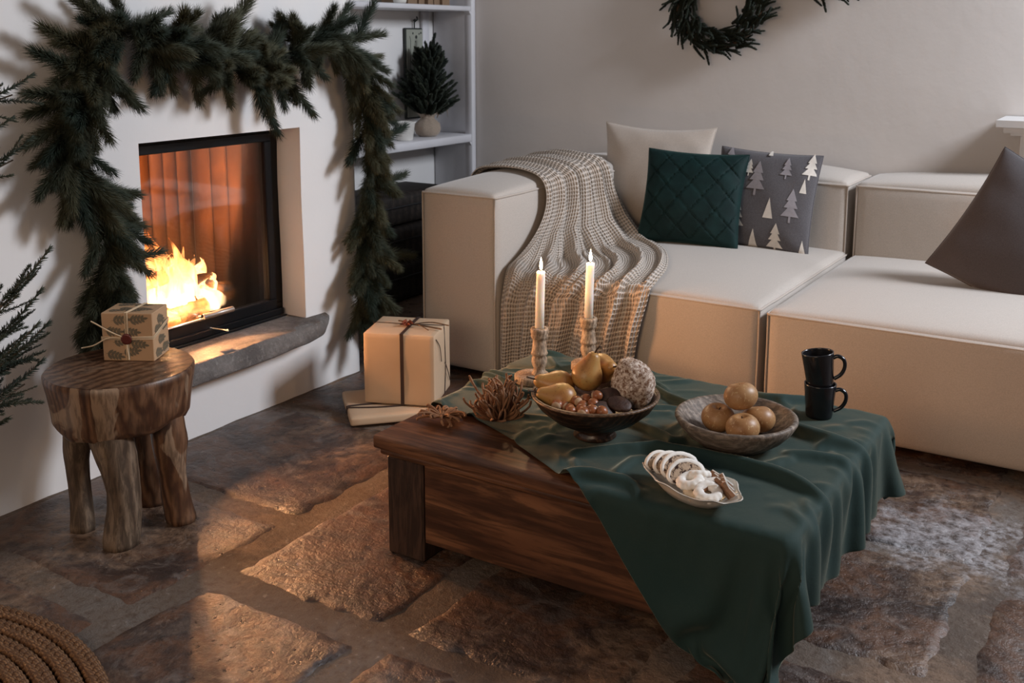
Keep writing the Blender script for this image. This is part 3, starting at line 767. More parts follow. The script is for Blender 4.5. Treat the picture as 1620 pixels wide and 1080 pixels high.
# ------------------------------------------------------------------ throw blanket
def build_throw():
    # rows: (left point, right point) of the cross-section, from behind the arm to the hem
    rows=[((-2.575,3.74,.45),(-2.575,4.28,.50)),((-2.572,3.74,.66),(-2.572,4.30,.70)),((-2.545,3.74,.775),(-2.545,4.30,.785)),
          ((-2.42,3.72,.805),(-2.40,4.24,.825)),((-2.27,3.70,.80),(-2.26,4.20,.825)),((-2.185,3.68,.765),(-2.165,4.21,.80)),
          ((-2.17,3.66,.66),(-2.13,4.23,.68)),((-2.165,3.55,.55),(-2.07,4.25,.56)),((-2.165,3.43,.475),(-1.93,4.16,.475)),
          ((-2.165,3.40,.455),(-1.74,3.95,.475)),((-2.165,3.385,.43),(-1.60,3.66,.475)),((-2.175,3.385,.34),(-1.555,3.45,.455)),
          ((-2.185,3.385,.22),(-1.575,3.395,.34)),((-2.19,3.385,.12),(-1.60,3.395,.20)),((-2.195,3.385,.022),(-1.605,3.392,.06))]
    nv=len(rows); A=spline([r[0] for r in rows],130); B=spline([r[1] for r in rows],130)
    NV=130; NU=120; P=np.zeros((NV,NU,3))
    for i in range(NV):
        t=i/(NV-1)
        a,b=A[i],B[i]
        Tn=(A[min(i+1,NV-1)]+B[min(i+1,NV-1)])-(A[max(i-1,0)]+B[max(i-1,0)]); Tn/=np.linalg.norm(Tn)
        W=(b-a); Wl=np.linalg.norm(W); W=W/Wl; N=np.cross(W,Tn); N/=np.linalg.norm(N)
        if N[0]+N[2]-N[1]*.5<0 and t>.2: N=-N
        if t<=.2 and N[2]+(-N[0])<0: N=-N
        for j in range(NU):
            s=j/(NU-1)
            # in the middle rows the section curves over the seat rather than cutting through it
            p=a+W*Wl*s
            if .50<t<.80:
                k=math.sin(PI*(t-.50)/.30)
                p=p+np.array([.10,-.10,.0])*k*math.sin(PI*s)*.9
            ph=s*2*PI*5.5+1.1*nz(s*2,t*2.2,3)*2+.6*math.sin(t*5)
            amp=(.018+.010*nz(s*3,t*3,8))*(math.sin(PI*min(1,max(0,s*1.02)))**.3)*(.75 if t<.35 else 1.15+.7*min(1,max(0,t-.5)*3))
            fold=amp*(math.sin(ph)*.9+.4*math.sin(ph*2.3+1+3*t))
            P[i,j]=p+N*(.020+fold)
    # keep it outside arm, seat and backrest
    def push(X,prev=None,fric=1.0):
        pv=prev if prev is not None else X
        def crown(lo,hi,top):
            x=X[...,0];y=X[...,1]; u=np.clip((x-(lo[0]+hi[0])/2)/((hi[0]-lo[0])/2),-1,1); v=np.clip((y-(lo[1]+hi[1])/2)/((hi[1]-lo[1])/2),-1,1)
            return hi[2]+top*((1-u*u)*(1-v*v))**.55
        for lo,hi,top in (((-2.56,3.33,.0),(-2.178,4.93,.757),.05),((-2.20,3.400,.0),(-1.14,4.6,.445),.038)):
            lo=np.array(lo);hi=np.array(hi); zt=crown(lo,hi,top)
            ins=(X[...,0]>lo[0])&(X[...,0]<hi[0])&(X[...,1]>lo[1])&(X[...,1]<hi[1])&(X[...,2]<zt)
            if not ins.any(): continue
            p=X[ins]; D=np.stack([p[:,0]-lo[0],hi[0]-p[:,0],p[:,1]-lo[1],zt[ins]-p[:,2]]); k=D.argmin(0)
            if lo[0]<-2.3: pass
            p[:,0]=np.where(k==0,lo[0],np.where(k==1,hi[0],p[:,0])); p[:,1]=np.where(k==2,lo[1],p[:,1]); p[:,2]=np.where(k==3,zt[ins],p[:,2])
            X[ins]=p
        X[...,2]=np.maximum(X[...,2],.006)
        return X
    P=push(P)
    X=relax(P,P.copy(),steps=8,iters=6,collide=push,bend=.3,grav=.0005)
    # uv in cells of ~1.6 cm following the cloth
    cell=.0120
    du=np.zeros((NV,NU)); du[:,1:]=np.cumsum(np.linalg.norm(np.diff(X,axis=1),axis=-1),axis=1); wtot=du[-20,-1]
    uu=du/du[:,-1:]*wtot/cell*1.0; dv=np.zeros((NV,NU)); mid=np.cumsum(np.concatenate([[0],np.linalg.norm(np.diff((A+B)/2,axis=0),axis=-1)])); 
    uv=np.stack([uu,np.repeat((mid/cell)[:,None],NU,1)*.72],axis=-1).reshape(-1,2)
    o=mesh('throw_blanket',X.reshape(-1,3),grid_faces(NV,NU),WAFFLE,uv=uv); tag(o,'beige waffle-knit throw flung over the sofa armrest and seat edge','blanket')
    md=o.modifiers.new('thick','SOLIDIFY'); md.thickness=.006; md.offset=0
    sb=o.modifiers.new('sub','SUBSURF'); sb.levels=1; sb.render_levels=1
build_throw()

# ------------------------------------------------------------------ cushions
def pil_pt(u,v,w,h,t,c=.07,side=1,seed=0,corner=1.0):
    x=w/2*u*(1-c*(1-v*v)*abs(u)**1.5) ; z=h/2*v*(1-c*(1-u*u)*abs(v)**1.5)
    e=max(0,(1-u*u))*max(0,(1-v*v)); th=t/2*e**.42
    wr=.006*nz(x*1+seed,z,0,9)*min(1,e*3)+.004*math.sin((u+v)*9+seed)*abs(u*v)*min(1,e*6)
    return np.array([x,-side*(th+wr*1) if side==1 else (th+wr),z])
def pillow(w,h,t,n=36,c=.07,seed=0,disp=None):
    V=[];F=[]
    tt=np.sin(np.linspace(-PI/2,PI/2,n))
    for side in (1,-1):
        for i in range(n):
            for j in range(n):
                p=pil_pt(tt[i],tt[j],w,h,t,c,1 if side==1 else 0,seed)
                if side==1 and disp: p[1]+=disp(tt[i],tt[j])
                V.append(p)
    F=grid_faces(n,n)+[tuple(reversed(f)) for f in grid_faces(n,n,off=n*n)]
    return np.array(V),F
def edge_pipe(w,h,c,seed,r=.003):
    pts=[]
    n=24
    for k in range(n): pts.append(pil_pt(-1+2*k/n,-1,w,h,0,c,1,seed))
    for k in range(n): pts.append(pil_pt(1,-1+2*k/n,w,h,0,c,1,seed))
    for k in range(n): pts.append(pil_pt(1-2*k/n,1,w,h,0,c,1,seed))
    for k in range(n): pts.append(pil_pt(-1,1-2*k/n,w,h,0,c,1,seed))
    return tube(pts,r,6,closed=True)
def cushion(name,label,loc,rot,w,h,t,mat,n=36,c=.07,seed=0,disp=None,pm=None):
    r=thing(name,label,'cushion',loc,rot)
    g=pillow(w,h,t,n,c,seed,disp); M=TR((0,0,h/2)); g=xf(g,M)
    mesh('cover',*g,mat,r,world=False); mesh('edge_seam',*xf(edge_pipe(w,h,c,seed),M),pm or mat,r,world=False)
    return r
cushion('cushion','beige linen cushion leaning at the armrest end behind the velvet one',(-2.015,4.385,.462),(R(-12),R(1),R(6)),.535,.50,.15,PIL_BEIGE,seed=2,c=.10)
def quilt(u,v):
    a=(u*.5+v*.5)*3.6+.5; b=(u*.62-v*.42)*3.6+.4; da=abs(a-round(a)); db=abs(b-round(b)); d=min(da,db)
    e=max(0,1-u*u)*max(0,1-v*v)
    return .006*math.exp(-(d/.05)**2)*min(1,e*5)-.0045*math.exp(-((d-.05)/.02)**2)*min(1,e*5)
cushion('cushion','dark green velvet cushion with quilted diamond lines',(-1.735,4.155,.465),(R(-20),R(1.5),R(9)),.445,.42,.15,VELVET,n=96,seed=5,disp=quilt,c=.06)
ct=cushion('cushion','charcoal cushion printed with white and grey fir trees',(-1.475,4.31,.447),(R(-15),R(2.5),R(2)),.445,.435,.14,PIL_CHAR,seed=9,c=.05)
def tree_prints():
    def conv(x,y): return (x,y)
    W=.445
    def shape(cx,cy,s,kind):
        # returns list of row strips (y, xl, xr)
        rows=[]
        if kind==1:   # plain triangle
            return [[(cy-s*.5+s*t,cx-s*.24*(1-t),cx+s*.24*(1-t)) for t in np.linspace(0,1,8)]]
        parts=[[(cy-s*.62,cx-s*.035,cx+s*.035),(cy-s*.42,cx-s*.035,cx+s*.035)]]
        for (a,b,wd) in ((-.42,.0,.30),(-.14,.28,.23),(.10,.5,.17)):
            parts.append([(cy+s*(a+(b-a)*t),cx-s*wd*(1-t),cx+s*wd*(1-t)) for t in np.linspace(0,1,6)])
        return parts
    items=[(-.31,.60,.34,0,0),(-.42,-.35,.62,0,0),(-.5,.12,.5,2,0),(-.12,.42,.66,2,0),(.42,.66,.42,2,0),(.86,.74,.5,0,0),(.20,-.18,.42,0,1),(.62,-.05,.62,2,0),(.80,.32,.3,0,1),(-.05,-.82,.42,0,1),(.38,-.72,.56,0,0),(.9,-.9,.4,0,1),(-.75,.75,.5,2,0),(-.8,-.8,.5,2,0),(-.72,.2,.4,0,1),(.05,.97,.2,0,1)]
    T_={0:[],2:[]}
    for (cx,cy,s,mt,kd) in items:
        s*=.95
        G={0:[],2:[]}
        for lev,part in enumerate(shape(cx,cy,s,kd)):
            V=[];m=6
            for (y,xl,xr) in part:
                for k in range(m):
                    x=xl+(xr-xl)*k/(m-1); x=max(-.985,min(.985,x)); yy=max(-.985,min(.985,y))
                    p=pil_pt(x,yy,.445,.445,.14,.05,1,9); p[1]-=.0016+.0003*lev; V.append(p+np.array([0,0,.2225]))
            G[mt].append((np.array(V),[tuple(reversed(f)) for f in grid_faces(len(part),m)]))
        T_[mt].append(cat_geo(*G[mt]))
    for v,f in T_[0]: mesh('white_tree_print',v,f,PRINT_W,ct,world=False)
    for v,f in T_[2]: mesh('grey_tree_print',v,f,PRINT_G,ct,world=False)
tree_prints()
cushion('cushion','plain dark grey cushion leaning over at the right edge',(-.50,3.98,.425),(R(-18),R(26),R(-4)),.50,.50,.17,PIL_GREY,seed=14,c=.06)

# ------------------------------------------------------------------ stool
def build_stool():
    cx,cy=-2.405,1.775; r=thing('tree_root_stool','round root-wood stool with knobbly legs beside the fire','stool',(cx,cy,0))
    H=.455
    n=64; rings=[]; 
    zz=[(.300,.150),(.308,.172),(.325,.182),(.36,.186),(.40,.192),(.435,.198),(.450,.198),(.455,.194)]
    V=[];F=[]
    for z,rad in zz:
        for k in range(n):
            a=2*PI*k/n; rr=rad*(1+.018*nz(math.cos(a),math.sin(a),z*4,2.2))
            # lower rim dips and rises like a root crown
            dz=(.024*nz(math.cos(a)*1.3,math.sin(a)*1.3,3,1.9)) if z<.34 else 0
            V.append((cx+rr*math.cos(a),cy+rr*math.sin(a),z+dz))
    F=[tuple(reversed(f)) for f in grid_faces(len(zz),n,False,True)]
    F=[tuple(f) for f in grid_faces(len(zz),n,False,True)]
    # closed bottom
    F=[tuple(reversed(f)) for f in F]
    F.append(tuple(reversed(range(n))))
    mesh('seat',V,F,STOOLW,r)
    # top disc with fine grid
    V=[(cx,cy,H+.0005)]
    for q in range(1,13):
        for k in range(n):
            a=2*PI*k/n; rr=(.194*q/12)*(1+.018*nz(math.cos(a),math.sin(a),H*4,2.2)*q/12); V.append((cx+rr*math.cos(a),cy+rr*math.sin(a),H+.0005+.0008*nz(rr*9,a,0)))
    F=[(0,1+k,1+(k+1)%n) for k in range(n)]
    for q in range(11):
        for k in range(n): F.append((1+q*n+k,1+(q+1)*n+k,1+(q+1)*n+(k+1)%n,1+q*n+(k+1)%n))
    mesh('seat_top',V,F,STOOLT,r)
    legs=[((-2.30,1.665),.050,STOOLL,0),((-2.475,1.660),.034,STOOLL,1),((-2.270,1.845),.043,STOOLW,2),((-2.44,1.89),.045,STOOLW,3)]
    for (lx,ly),rd,mt,sd in legs:
        m=20; nn=22; V=[]
        tx,ty=cx+(lx-cx)*.80,cy+(ly-cy)*.80
        for i in range(nn):
            t=i/(nn-1); z=.345*t
            px=lx+(tx-lx)*t+.010*math.sin(t*5+sd*2); py=ly+(ty-ly)*t+.008*math.sin(t*4+sd)
            rr=rd*(1.0-.13*math.sin(PI*min(1,t*1.4))+.30*max(0,t-.45))
            if i==0: rr*=.93
            for k in range(m):
                a=2*PI*k/m; q=1+.13*nz(math.cos(a)*1.2+sd*7,math.sin(a)*1.2,t*2.2,1.3)+.04*nz(math.cos(a)*3,math.sin(a)*3,t*5+sd,2)
                V.append((px+rr*q*math.cos(a),py+rr*q*math.sin(a),z))
        F=[tuple(reversed(f)) for f in grid_faces(nn,m,False,True)]; F.append(tuple(reversed(range(m))))
        mesh('leg',V,[tuple(reversed(f)) for f in F],mt,r)
build_stool()

# ------------------------------------------------------------------ wrapped gifts
def leaf_poly(L,W,n=6):
    V=[];F=[]
    for i in range(n+1):
        t=i/n; w=W*math.sin(PI*(t*.92+.04))**.8*(1-.25*t); V+= [(L*t,-w,0),(L*t,w,0)]
    for i in range(n): F.append((2*i,2*i+2,2*i+3,2*i+1))
    return np.array(V),F
def leaf_sprig(L=.045):
    g=[(np.array([(0,-.0006,0),(L,-.0004,0),(L,.0004,0),(0,.0006,0)]),[(0,1,2,3)])]
    for k in range(4):
        for s in (1,-1): g.append(xf(leaf_poly(L*.42*(1-.10*k),L*.10),TR((L*(.12+.22*k),0,0),(0,0,s*R(48)))))
    g.append(xf(leaf_poly(L*.32,L*.09),TR((L*.9,0,0)))); return cat_geo(*g)
def bx_local(w,d,h,b=.002): return box(-w/2,w/2,-d/2,d/2,0,h,b)
def stool_gift():
    w,d,h=.146,.11,.138
    r=thing('wrapped_gift','small box in brown leaf-printed paper with raffia and wax seal, on the stool','gift',(-2.445,1.865,.4562),(0,0,R(29)))
    mesh('box',*bx_local(w,d,h),KRAFT,r,world=False,smooth=False)
    sp=leaf_sprig(.046); g=[]
    def put(M,W,Hh,seed):
        rn=random.Random(seed); rows=int(Hh/.031); cols=max(1,int(W/.048))
        for i in range(rows):
            for j in range(cols+1):
                x=-W/2+(j+.05+(i%2)*.45)*.048; y=-Hh/2+(i+.5)*Hh/rows
                if x+.045>W/2-.001:
                    continue
                g.append(xf(sp,M@TR((x,y,0),(0,0,R(rn.uniform(-16,16))+0))))
    put(TR((0,-d/2-.0007,h/2),(R(90),0,0)),w-.012,h-.012,1); put(TR((0,0,h+.0007),(0,0,0)),w-.012,d-.012,2)
    put(TR((w/2+.0007,0,h/2),(R(90),0,R(90))),d-.012,h-.012,3); put(TR((-w/2-.0007,0,h/2),(R(90),0,R(-90))),d-.012,h-.012,4)
    mesh('leaf_print',*cat_geo(*g),LEAFP,r,world=False,smooth=False)
    e=.0018; xo=-.002
    def loop(x): return [(x,-d/2-e,0.003),(x,-d/2-e,h*.5),(x,-d/2-e,h+e),(x+.006,0,h+e),(x+.012,d/2+e,h+e),(x+.006,d/2+e,h/2),(x,d/2+e,.003)]
    g=[]
    for q in (-.003,.001,.004):
        g.append(tube(loop(xo+q),.0013,6))
        z=h*.47+q; g.append(tube([(-w/2-e,-d/2-e,z),(0,-d/2-e,z),(w/2+e,-d/2-e,z+.004),(w/2+e,d/2+e,z+.03),(0,d/2+e,z+.02),(-w/2-e,d/2+e,z+.01)],.0013,6,closed=True))
    g.append(tube(spline([(xo,-d/2-.003,h*.48),(-.04,-d/2-.012,h*.62),(-.085,-d/2-.012,h*.80),(-.098,-d/2-.01,h*.84)],14),.0020,6))
    g.append(tube(spline([(xo,-d/2-.003,h*.47),(-.05,-d/2-.012,h*.50),(-.09,-d/2-.02,h*.36),(-.125,-d/2-.02,h*.30)],14),.0020,6))
    g.append(tube(spline([(xo,-d/2-.003,h*.45),(xo+.002,-d/2-.006,h*.25),(xo+.004,-d/2-.004,h*.04)],10),.0022,6))
    mesh('raffia',*cat_geo(*g),RAFFIA,r,world=False)
    V,F=lathe([(.0001,0),(.013,0),(.0155,.002),(.0145,.005),(.010,.0045),(.0001,.0048)],26); V=np.array([(v[0]*(1+.10*nz(v[0]*90,v[1]*90,0)),v[1]*(1+.10*nz(v[0]*90,v[1]*90,5)),v[2]) for v in V])
    mesh('wax_seal',*xf((V,F),TR((xo,-d/2-.003,h*.47),(R(90),0,0))),SEAL,r,world=False)
stool_gift()
def big_gifts():
    # flat parcel
    r=thing('wrapped_gift','flat pale paper parcel on the floor, underneath the tall gift box','gift',(-2.345,2.865,.006),(0,0,R(47)))
    w,d,h=.31,.30,.032
    V,F=soft_block(-w/2,w/2,-d/2,d/2,0,h,r=.008,top=.002,front=.001,side=.001,n=10,wr=.004); mesh('parcel',V,F,PAPER,r,world=False)
    g=[]
    for k,(a,b) in enumerate((((-.155,-.045),(.155,-.060)),((-.155,-.030),(.155,-.070)))):
        pts=[(a[0]-.001,a[1],h*.3),(a[0]-.001,a[1],h+.0015)]+[(a[0]+(b[0]-a[0])*t,a[1]+(b[1]-a[1])*t+.02*math.sin(PI*t)*(1 if k else -1),h+.003) for t in np.linspace(.02,.98,8)]+[(b[0]+.001,b[1],h+.0015),(b[0]+.001,b[1],h*.3)]
        g.append(tube(pts,.0030,6))
    mesh('cord',*cat_geo(*g),RIBBON,r,world=False)
    # cube-like parcel
    w,d,h=.262,.235,.262
    r=thing('wrapped_gift','tall cream paper gift box tied with brown ribbon and dried flowers, by the sofa','gift',(-2.315,2.945,.045),(0,0,R(22)))
    V,F=soft_block(-w/2,w/2,-d/2,d/2,0,h,r=.005,top=.002,front=.002,side=.002,n=12,wr=.005); mesh('box',V,F,PAPER,r,world=False)
    e=.003; x=.012
    rib=[]
    V=[];ww=.0065
    path=[(-d/2-e,.0),(-d/2-e,h*.5),(-d/2-e,h+e),(0,h+e+.001),(d/2+e,h+e),(d/2+e,h*.5),(d/2+e,0)]
    for k,(yy,z) in enumerate(path): V+=[(x-ww,yy,z),(x+ww,yy,z)]
    F=[(2*k,2*k+1,2*k+3,2*k+2) for k in range(len(path)-1)]
    rb=mesh('ribbon',V,F,RIBBON,r,world=False,smooth=False); md=rb.modifiers.new('t','SOLIDIFY'); md.thickness=.001
    g=[tube([(-w/2-e,.02,h*.0+.002),(-w/2-e,.02,h+e),(0,.01,h+e+.001),(w/2+e,.02,h+e),(w/2+e+.001,.035,h*.4),(w/2+e,.02,.002)],.0018,6),
       tube(spline([(w/2+e,-d/2+.02,h*.93),(w/2+e+.004,-.06,h*.78),(w/2+e+.003,-.035,h*.55)],8),.0016,6),
       tube(spline([(w/2+e,.03,h*.46),(w/2+e+.006,.05,h*.3),(w/2+e+.002,.095,h*.12)],8),.0016,6)]
    mesh('cord',*cat_geo(*g),RIBBON,r,world=False)
    g=[]; rn=random.Random(4)
    for k in range(26):
        a=rn.random()*2*PI; L=rn.uniform(.012,.03); t=rn.uniform(.004,.022)
        p0=Vector((x-.005,-.02,h+.008)); p1=p0+Vector((math.cos(a)*L*.6,math.sin(a)*L*.6,t)); p2=p0+Vector((math.cos(a)*L,math.sin(a)*L,t*.6))
        g.append(tube([p0,p1,p2],[.004,.0035,.001],6))
    mesh('dried_flower',*cat_geo(*g),DRIEDF,r,world=False)
    g=[tube(spline([(x,-.02,h+.012),(x+.05,-.03,h+.012),(x+.13,-.05,h+.008)],10),.0028,6),tube(spline([(x,-.02,h+.012),(x+.04,-.035,h+.016),(x+.085,-.065,h+.006)],10),.002,6),tube(spline([(x,-.02,h+.012),(x-.03,.0,h+.016),(x-.05,.02,h+.012)],8),.003,6),tube(spline([(x,-.02,h+.01),(x+.08,-.01,h+.02),(x+.15,-.02,h+.014)],10),.0022,6)]
    mesh('dried_stem',*cat_geo(*g),TWIG,r,world=False)
big_gifts()

# ------------------------------------------------------------------ things on the table
def candlestick(loc,label1,label2,hh,base=True,bofs=(0,0)):
    g='turned wooden candlesticks'
    r=thing('candlestick',label1,'candlestick',loc,group=g)
    b=.018
    V,F=lathe([(.0001,0),(.050,0),(.053,.003),(.053,.020),(.050,.024),(.0001,.024)],36); V=V+np.array([bofs[0],bofs[1],0])
    V=V+np.array([[.0015*nz(*v,30)]*2+[0] for v in V]); mesh('base',V,F,CANDW,r,world=False)
    z=.024; s=hh/.165
    pr=[(.0001,0),(.022,0),(.0225,.004),(.0175,.014),(.0165,.020),(.021,.030),(.0235,.040),(.0225,.052),(.0195,.060),(.0240,.064),(.0255,.068),(.0235,.073),(.0225,.078),(.0195,.105),(.0190,.112),(.0235,.116),(.0255,.124),(.0245,.129),(.0265,.134),(.0270,.142),(.0255,.148),(.0155,.148),(.0145,.138),(.0001,.138)]
    mesh('stem',*lathe([(a,z+q*s) for a,q in pr],36),CANDW,r,world=False)
    zt=loc[2]+z+.139*s
    c=thing('candle',label2,'candle',(loc[0],loc[1],zt),group='lit white taper candles')
    ch=.180
    pr=[(.0001,0),(.0135,0),(.0132,ch*.5),(.0128,ch-.004),(.0118,ch),(.008,ch-.002),(.0001,ch-.003)]
    V,F=lathe(pr,24); V=V+np.array([[.004*(v[2]/ch)**1.5,0,0] for v in V]); mesh('wax',V,F,WAX,c,world=False)
    mesh('wick',*tube([(.004,0,ch-.004),(.004,0,ch+.006),(.0045,0,ch+.010)],.0011,6),WICK,c,world=False)
    fl=[(.0002,.004),(.0032,.008),(.0050,.014),(.0048,.020),(.0034,.028),(.0018,.036),(.0003,.043)]
    mesh('flame',*xf(lathe(fl,16,False),TR((.0045,0,ch))),CFLAME,c,world=False)
    lamp('candle_light','POINT',(loc[0]+.0045,loc[1],zt+ch+.052),2.0,(1,.62,.30),size=.012)
candlestick((-1.530,2.575,CZ+.005),'turned wooden candlestick nearest the dark fruit bowl, left of the pair','left lit white candle, nearer the fireplace',.158,bofs=(-.018,-.010))
candlestick((-1.462,2.755,CZ+.005),'turned wooden candlestick further back, half behind the pears','right lit white candle, further back against the throw',.158)

def wood_bowl():
    r=thing('footed_bowl','dark wooden footed bowl holding pears, nuts and cakes','bowl',(-1.19,2.285,CZ+.004))
    pr=[(.0001,.0),(.052,0),(.056,.004),(.050,.014),(.046,.022),(.070,.032),(.110,.052),(.145,.082),(.162,.108),(.164,.112)]
    inn=[(.156,.113),(.152,.108),(.137,.084),(.103,.058),(.065,.044),(.0001,.040)]
    V,F=lathe(pr+inn,56); mesh('bowl',V,F,BOWLW,r,world=False)
    mesh('rim',*lathe([(.1638,.1105),(.1650,.1135),(.1635,.1165),(.1575,.1168),(.1555,.1140),(.1560,.110)],56,False),BOWLRIM,r,world=False)
wood_bowl()
BX,BY,BZ=-1.19,2.285,CZ+.004
def pear_geo(s=1):
    pr=[(.0001,0),(.010,.0005),(.022,.004),(.033,.014),(.038,.028),(.0375,.040),(.032,.054),(.024,.066),(.018,.078),(.0145,.088),(.009,.094),(.0001,.095)]
    V,F=lathe([(a*s,(b-.035)*s) for a,b in pr],26); V=V*(1+.03*np.array([[nz(v[0],v[1],v[2],30)]*3 for v in V])); return V,F
def pear(loc,rot,s,label):
    r=thing('pear',label,'pear',loc,rot,group='pears in the dark bowl')
    mesh('flesh',*pear_geo(s),PEAR,r,world=False); mesh('stem',*tube(spline([(0,0,.057*s),(.001,0,.068*s),(.006,.001,.080*s)],6),[.0024]*5+[.0032],6),STEM,r,world=False)
pear((BX-.035,BY+.02,BZ+.150),(R(-8),R(16),0),1.08,'upright pear with stem, tallest at the middle of the dark bowl')
pear((BX-.100,BY-.015,BZ+.118),(R(70),0,R(-50)),1.12,'pear lying at the left rim of the dark bowl, back one of two')
pear((BX-.062,BY-.068,BZ+.108),(R(76),0,R(-62)),1.08,'greenish pear lying in front at the left of the dark bowl')
pear((BX-.03,BY+.09,BZ+.150),(R(70),0,R(60)),1.05,'pear at the back of the bowl, behind the upright pear')
# sugar-dusted cake lump
V,F=sphere(1,40,28,lambda v: v)
V=np.array([np.array(v)*np.array([.058,.052,.063])*(1+.16*nz(*(v*1.5+4),1)+.07*nz(*(v*5),1)+.04*nz(*(v*12),1)) for v in V])
o=mesh('panettone_lump',V,F,SUGARROCK,world=False,loc=(BX+.082,BY+.05,BZ+.140)); o.name='stollen_loaf'; tag(o,'rough sugar-dusted cake loaf standing at the right of the dark bowl','cake')
for k,(dx,dy,dz,rx,ry,lb) in enumerate(((.085,-.035,.112,20,10,'round dark gingerbread in front of the sugary cake, leaning in the bowl'),(.045,-.020,.118,60,-10,'dark gingerbread disc wedged between nuts and cake'),(.062,-.068,.104,30,20,'split dark oval gingerbread lying at the front of the bowl'))):
    V,F=lathe([(.0001,-.007),(.024,-.007),(.029,-.002),(.029,.002),(.024,.007),(.0001,.0075)],26); V=np.array([(v[0]*1.15,v[1]*.85,v[2]+.002*nz(*v,60)) for v in V])
    o=mesh('gingerbread',V,F,CHOC,world=False,loc=(BX+dx,BY+dy,BZ+dz)); o.rotation_euler=(R(rx),R(ry),R(30*k)); tag(o,lb,'gingerbread','dark gingerbreads in the bowl')
nut0=None
nuts=[(-.02,-.072,.098),(.004,-.058,.104),(.030,-.050,.116),(.012,-.090,.098),(.036,-.078,.104),(.020,-.112,.096),(-.012,-.112,.092),(.046,-.106,.098),(.070,-.098,.096),(-.034,-.102,.092),(-.005,-.088,.106),(-.048,-.112,.094),(.0,-.128,.094),(.034,-.128,.096)]
for k,(dx,dy,dz) in enumerate(nuts):
    if nut0 is None:
        nut0=thing('hazelnut','','nut')
        pr=[(.0001,-.0115),(.006,-.011),(.0105,-.006),(.0120,0),(.0108,.006),(.006,.0115),(.0001,.0135)]
        mesh('shell',*lathe(pr,18),NUT,nut0,world=False); mesh('cap',*lathe([(.0001,-.0121),(.0062,-.0113),(.0098,-.0078),(.0100,-.007)],18,False),NUTCAP,nut0,world=False)
        o=nut0
    else: o=dup(nut0)
    o.location=(BX+dx,BY+dy,BZ+dz); o.rotation_euler=(R(random.uniform(-110,110)),R(random.uniform(-110,110)),R(random.uniform(0,360))); o.location.z+=.012; o.scale=(random.uniform(1.1,1.3),)*3
    o['label']='shiny brown hazelnut in the heap at the front of the dark bowl'; o['group']='hazelnuts in the dark bowl'; o['category']='nut'

def plate():
    r=thing('wooden_plate','wide weathered wooden dish holding four apples','dish',(-.862,2.42,CZ+.004)); r.scale=(.96,.96,1)
    pr=[(.0001,0),(.065,0),(.090,.006),(.125,.030),(.148,.054),(.158,.072),(.158,.078),(.152,.082),(.146,.080),(.138,.070),(.112,.042),(.080,.024),(.0001,.018)]
    V,F=lathe(pr,60); V=V+np.array([[.001*nz(*v,60)]*3 for v in V]); mesh('dish_body',V,F,PLATEW,r,world=False)
plate()
ap=None
def apple_geo():
    n=22; pr=[]
    for i in range(n+1):
        a=-PI/2+PI*i/n; rr=math.cos(a)*.036; z=math.sin(a)*.030
        top=max(0,math.sin(a)); bot=max(0,-math.sin(a))
        z-= .013*math.exp(-(rr/.010)**2)*(1 if a>0 else 0); z+=.006*math.exp(-(rr/.009)**2)*(1 if a<0 else 0)
        pr.append((max(rr,.0001),z))
    return lathe(pr,28)
for k,(dx,dy,dz,rx,rz,lb) in enumerate(((-.046,-.004,.064,8,10,'golden russet apple on the left in the wooden dish'),(.032,-.040,.064,-6,90,'golden russet apple at the front in the wooden dish'),(.044,.040,.063,15,200,'apple at the back of the dish, mostly hidden by the others'),(.006,.012,.126,-14,40,'russet apple stacked on top of the other three'))):
    r=thing('apple',lb,'apple',(-.862+dx,2.42+dy,CZ+.004+dz),(R(rx),R(rx*.6),R(rz)),group='apples in the wooden dish')
    V,F=apple_geo(); V=V*(1.17)*(1+.02*np.array([[nz(v[0],v[1],v[2]+k,22)]*3 for v in V])); V=V*np.array([1.02,1,1.02]); mesh('skin',V,F,APPLE,r,world=False)
    mesh('stem',*tube([(0,0,.016),(.001,0,.025),(.003,.001,.029)],.0013,6),STEM,r,world=False)

def mug(loc,rot,label):
    r=thing('mug',label,'mug',loc,rot,group='black mugs stacked on the cloth')
    pr=[(.0001,0),(.031,0),(.034,.002),(.0355,.008),(.0395,.060),(.0425,.092),(.0425,.0945),(.0395,.0945),(.0390,.092),(.0360,.050),(.031,.008),(.0001,.006)]
    mesh('body',*lathe(pr,48),MUG,r,world=False)
    pts=spline([(.0385,0,.078),(.052,0,.082),(.066,0,.072),(.067,0,.052),(.056,0,.032),(.037,0,.020)],26)
    V,F=tube(pts,.0052,10); V[:,1]*=1.25; mesh('handle',V,F,MUG,r,world=False)
mug((-.742,2.735,CZ+.003),(0,0,R(14)),'lower glossy black mug standing on the green cloth')
mug((-.742,2.735,CZ+.089),(R(0),R(-7),R(14)),'upper glossy black mug stacked tilted on the other mug')

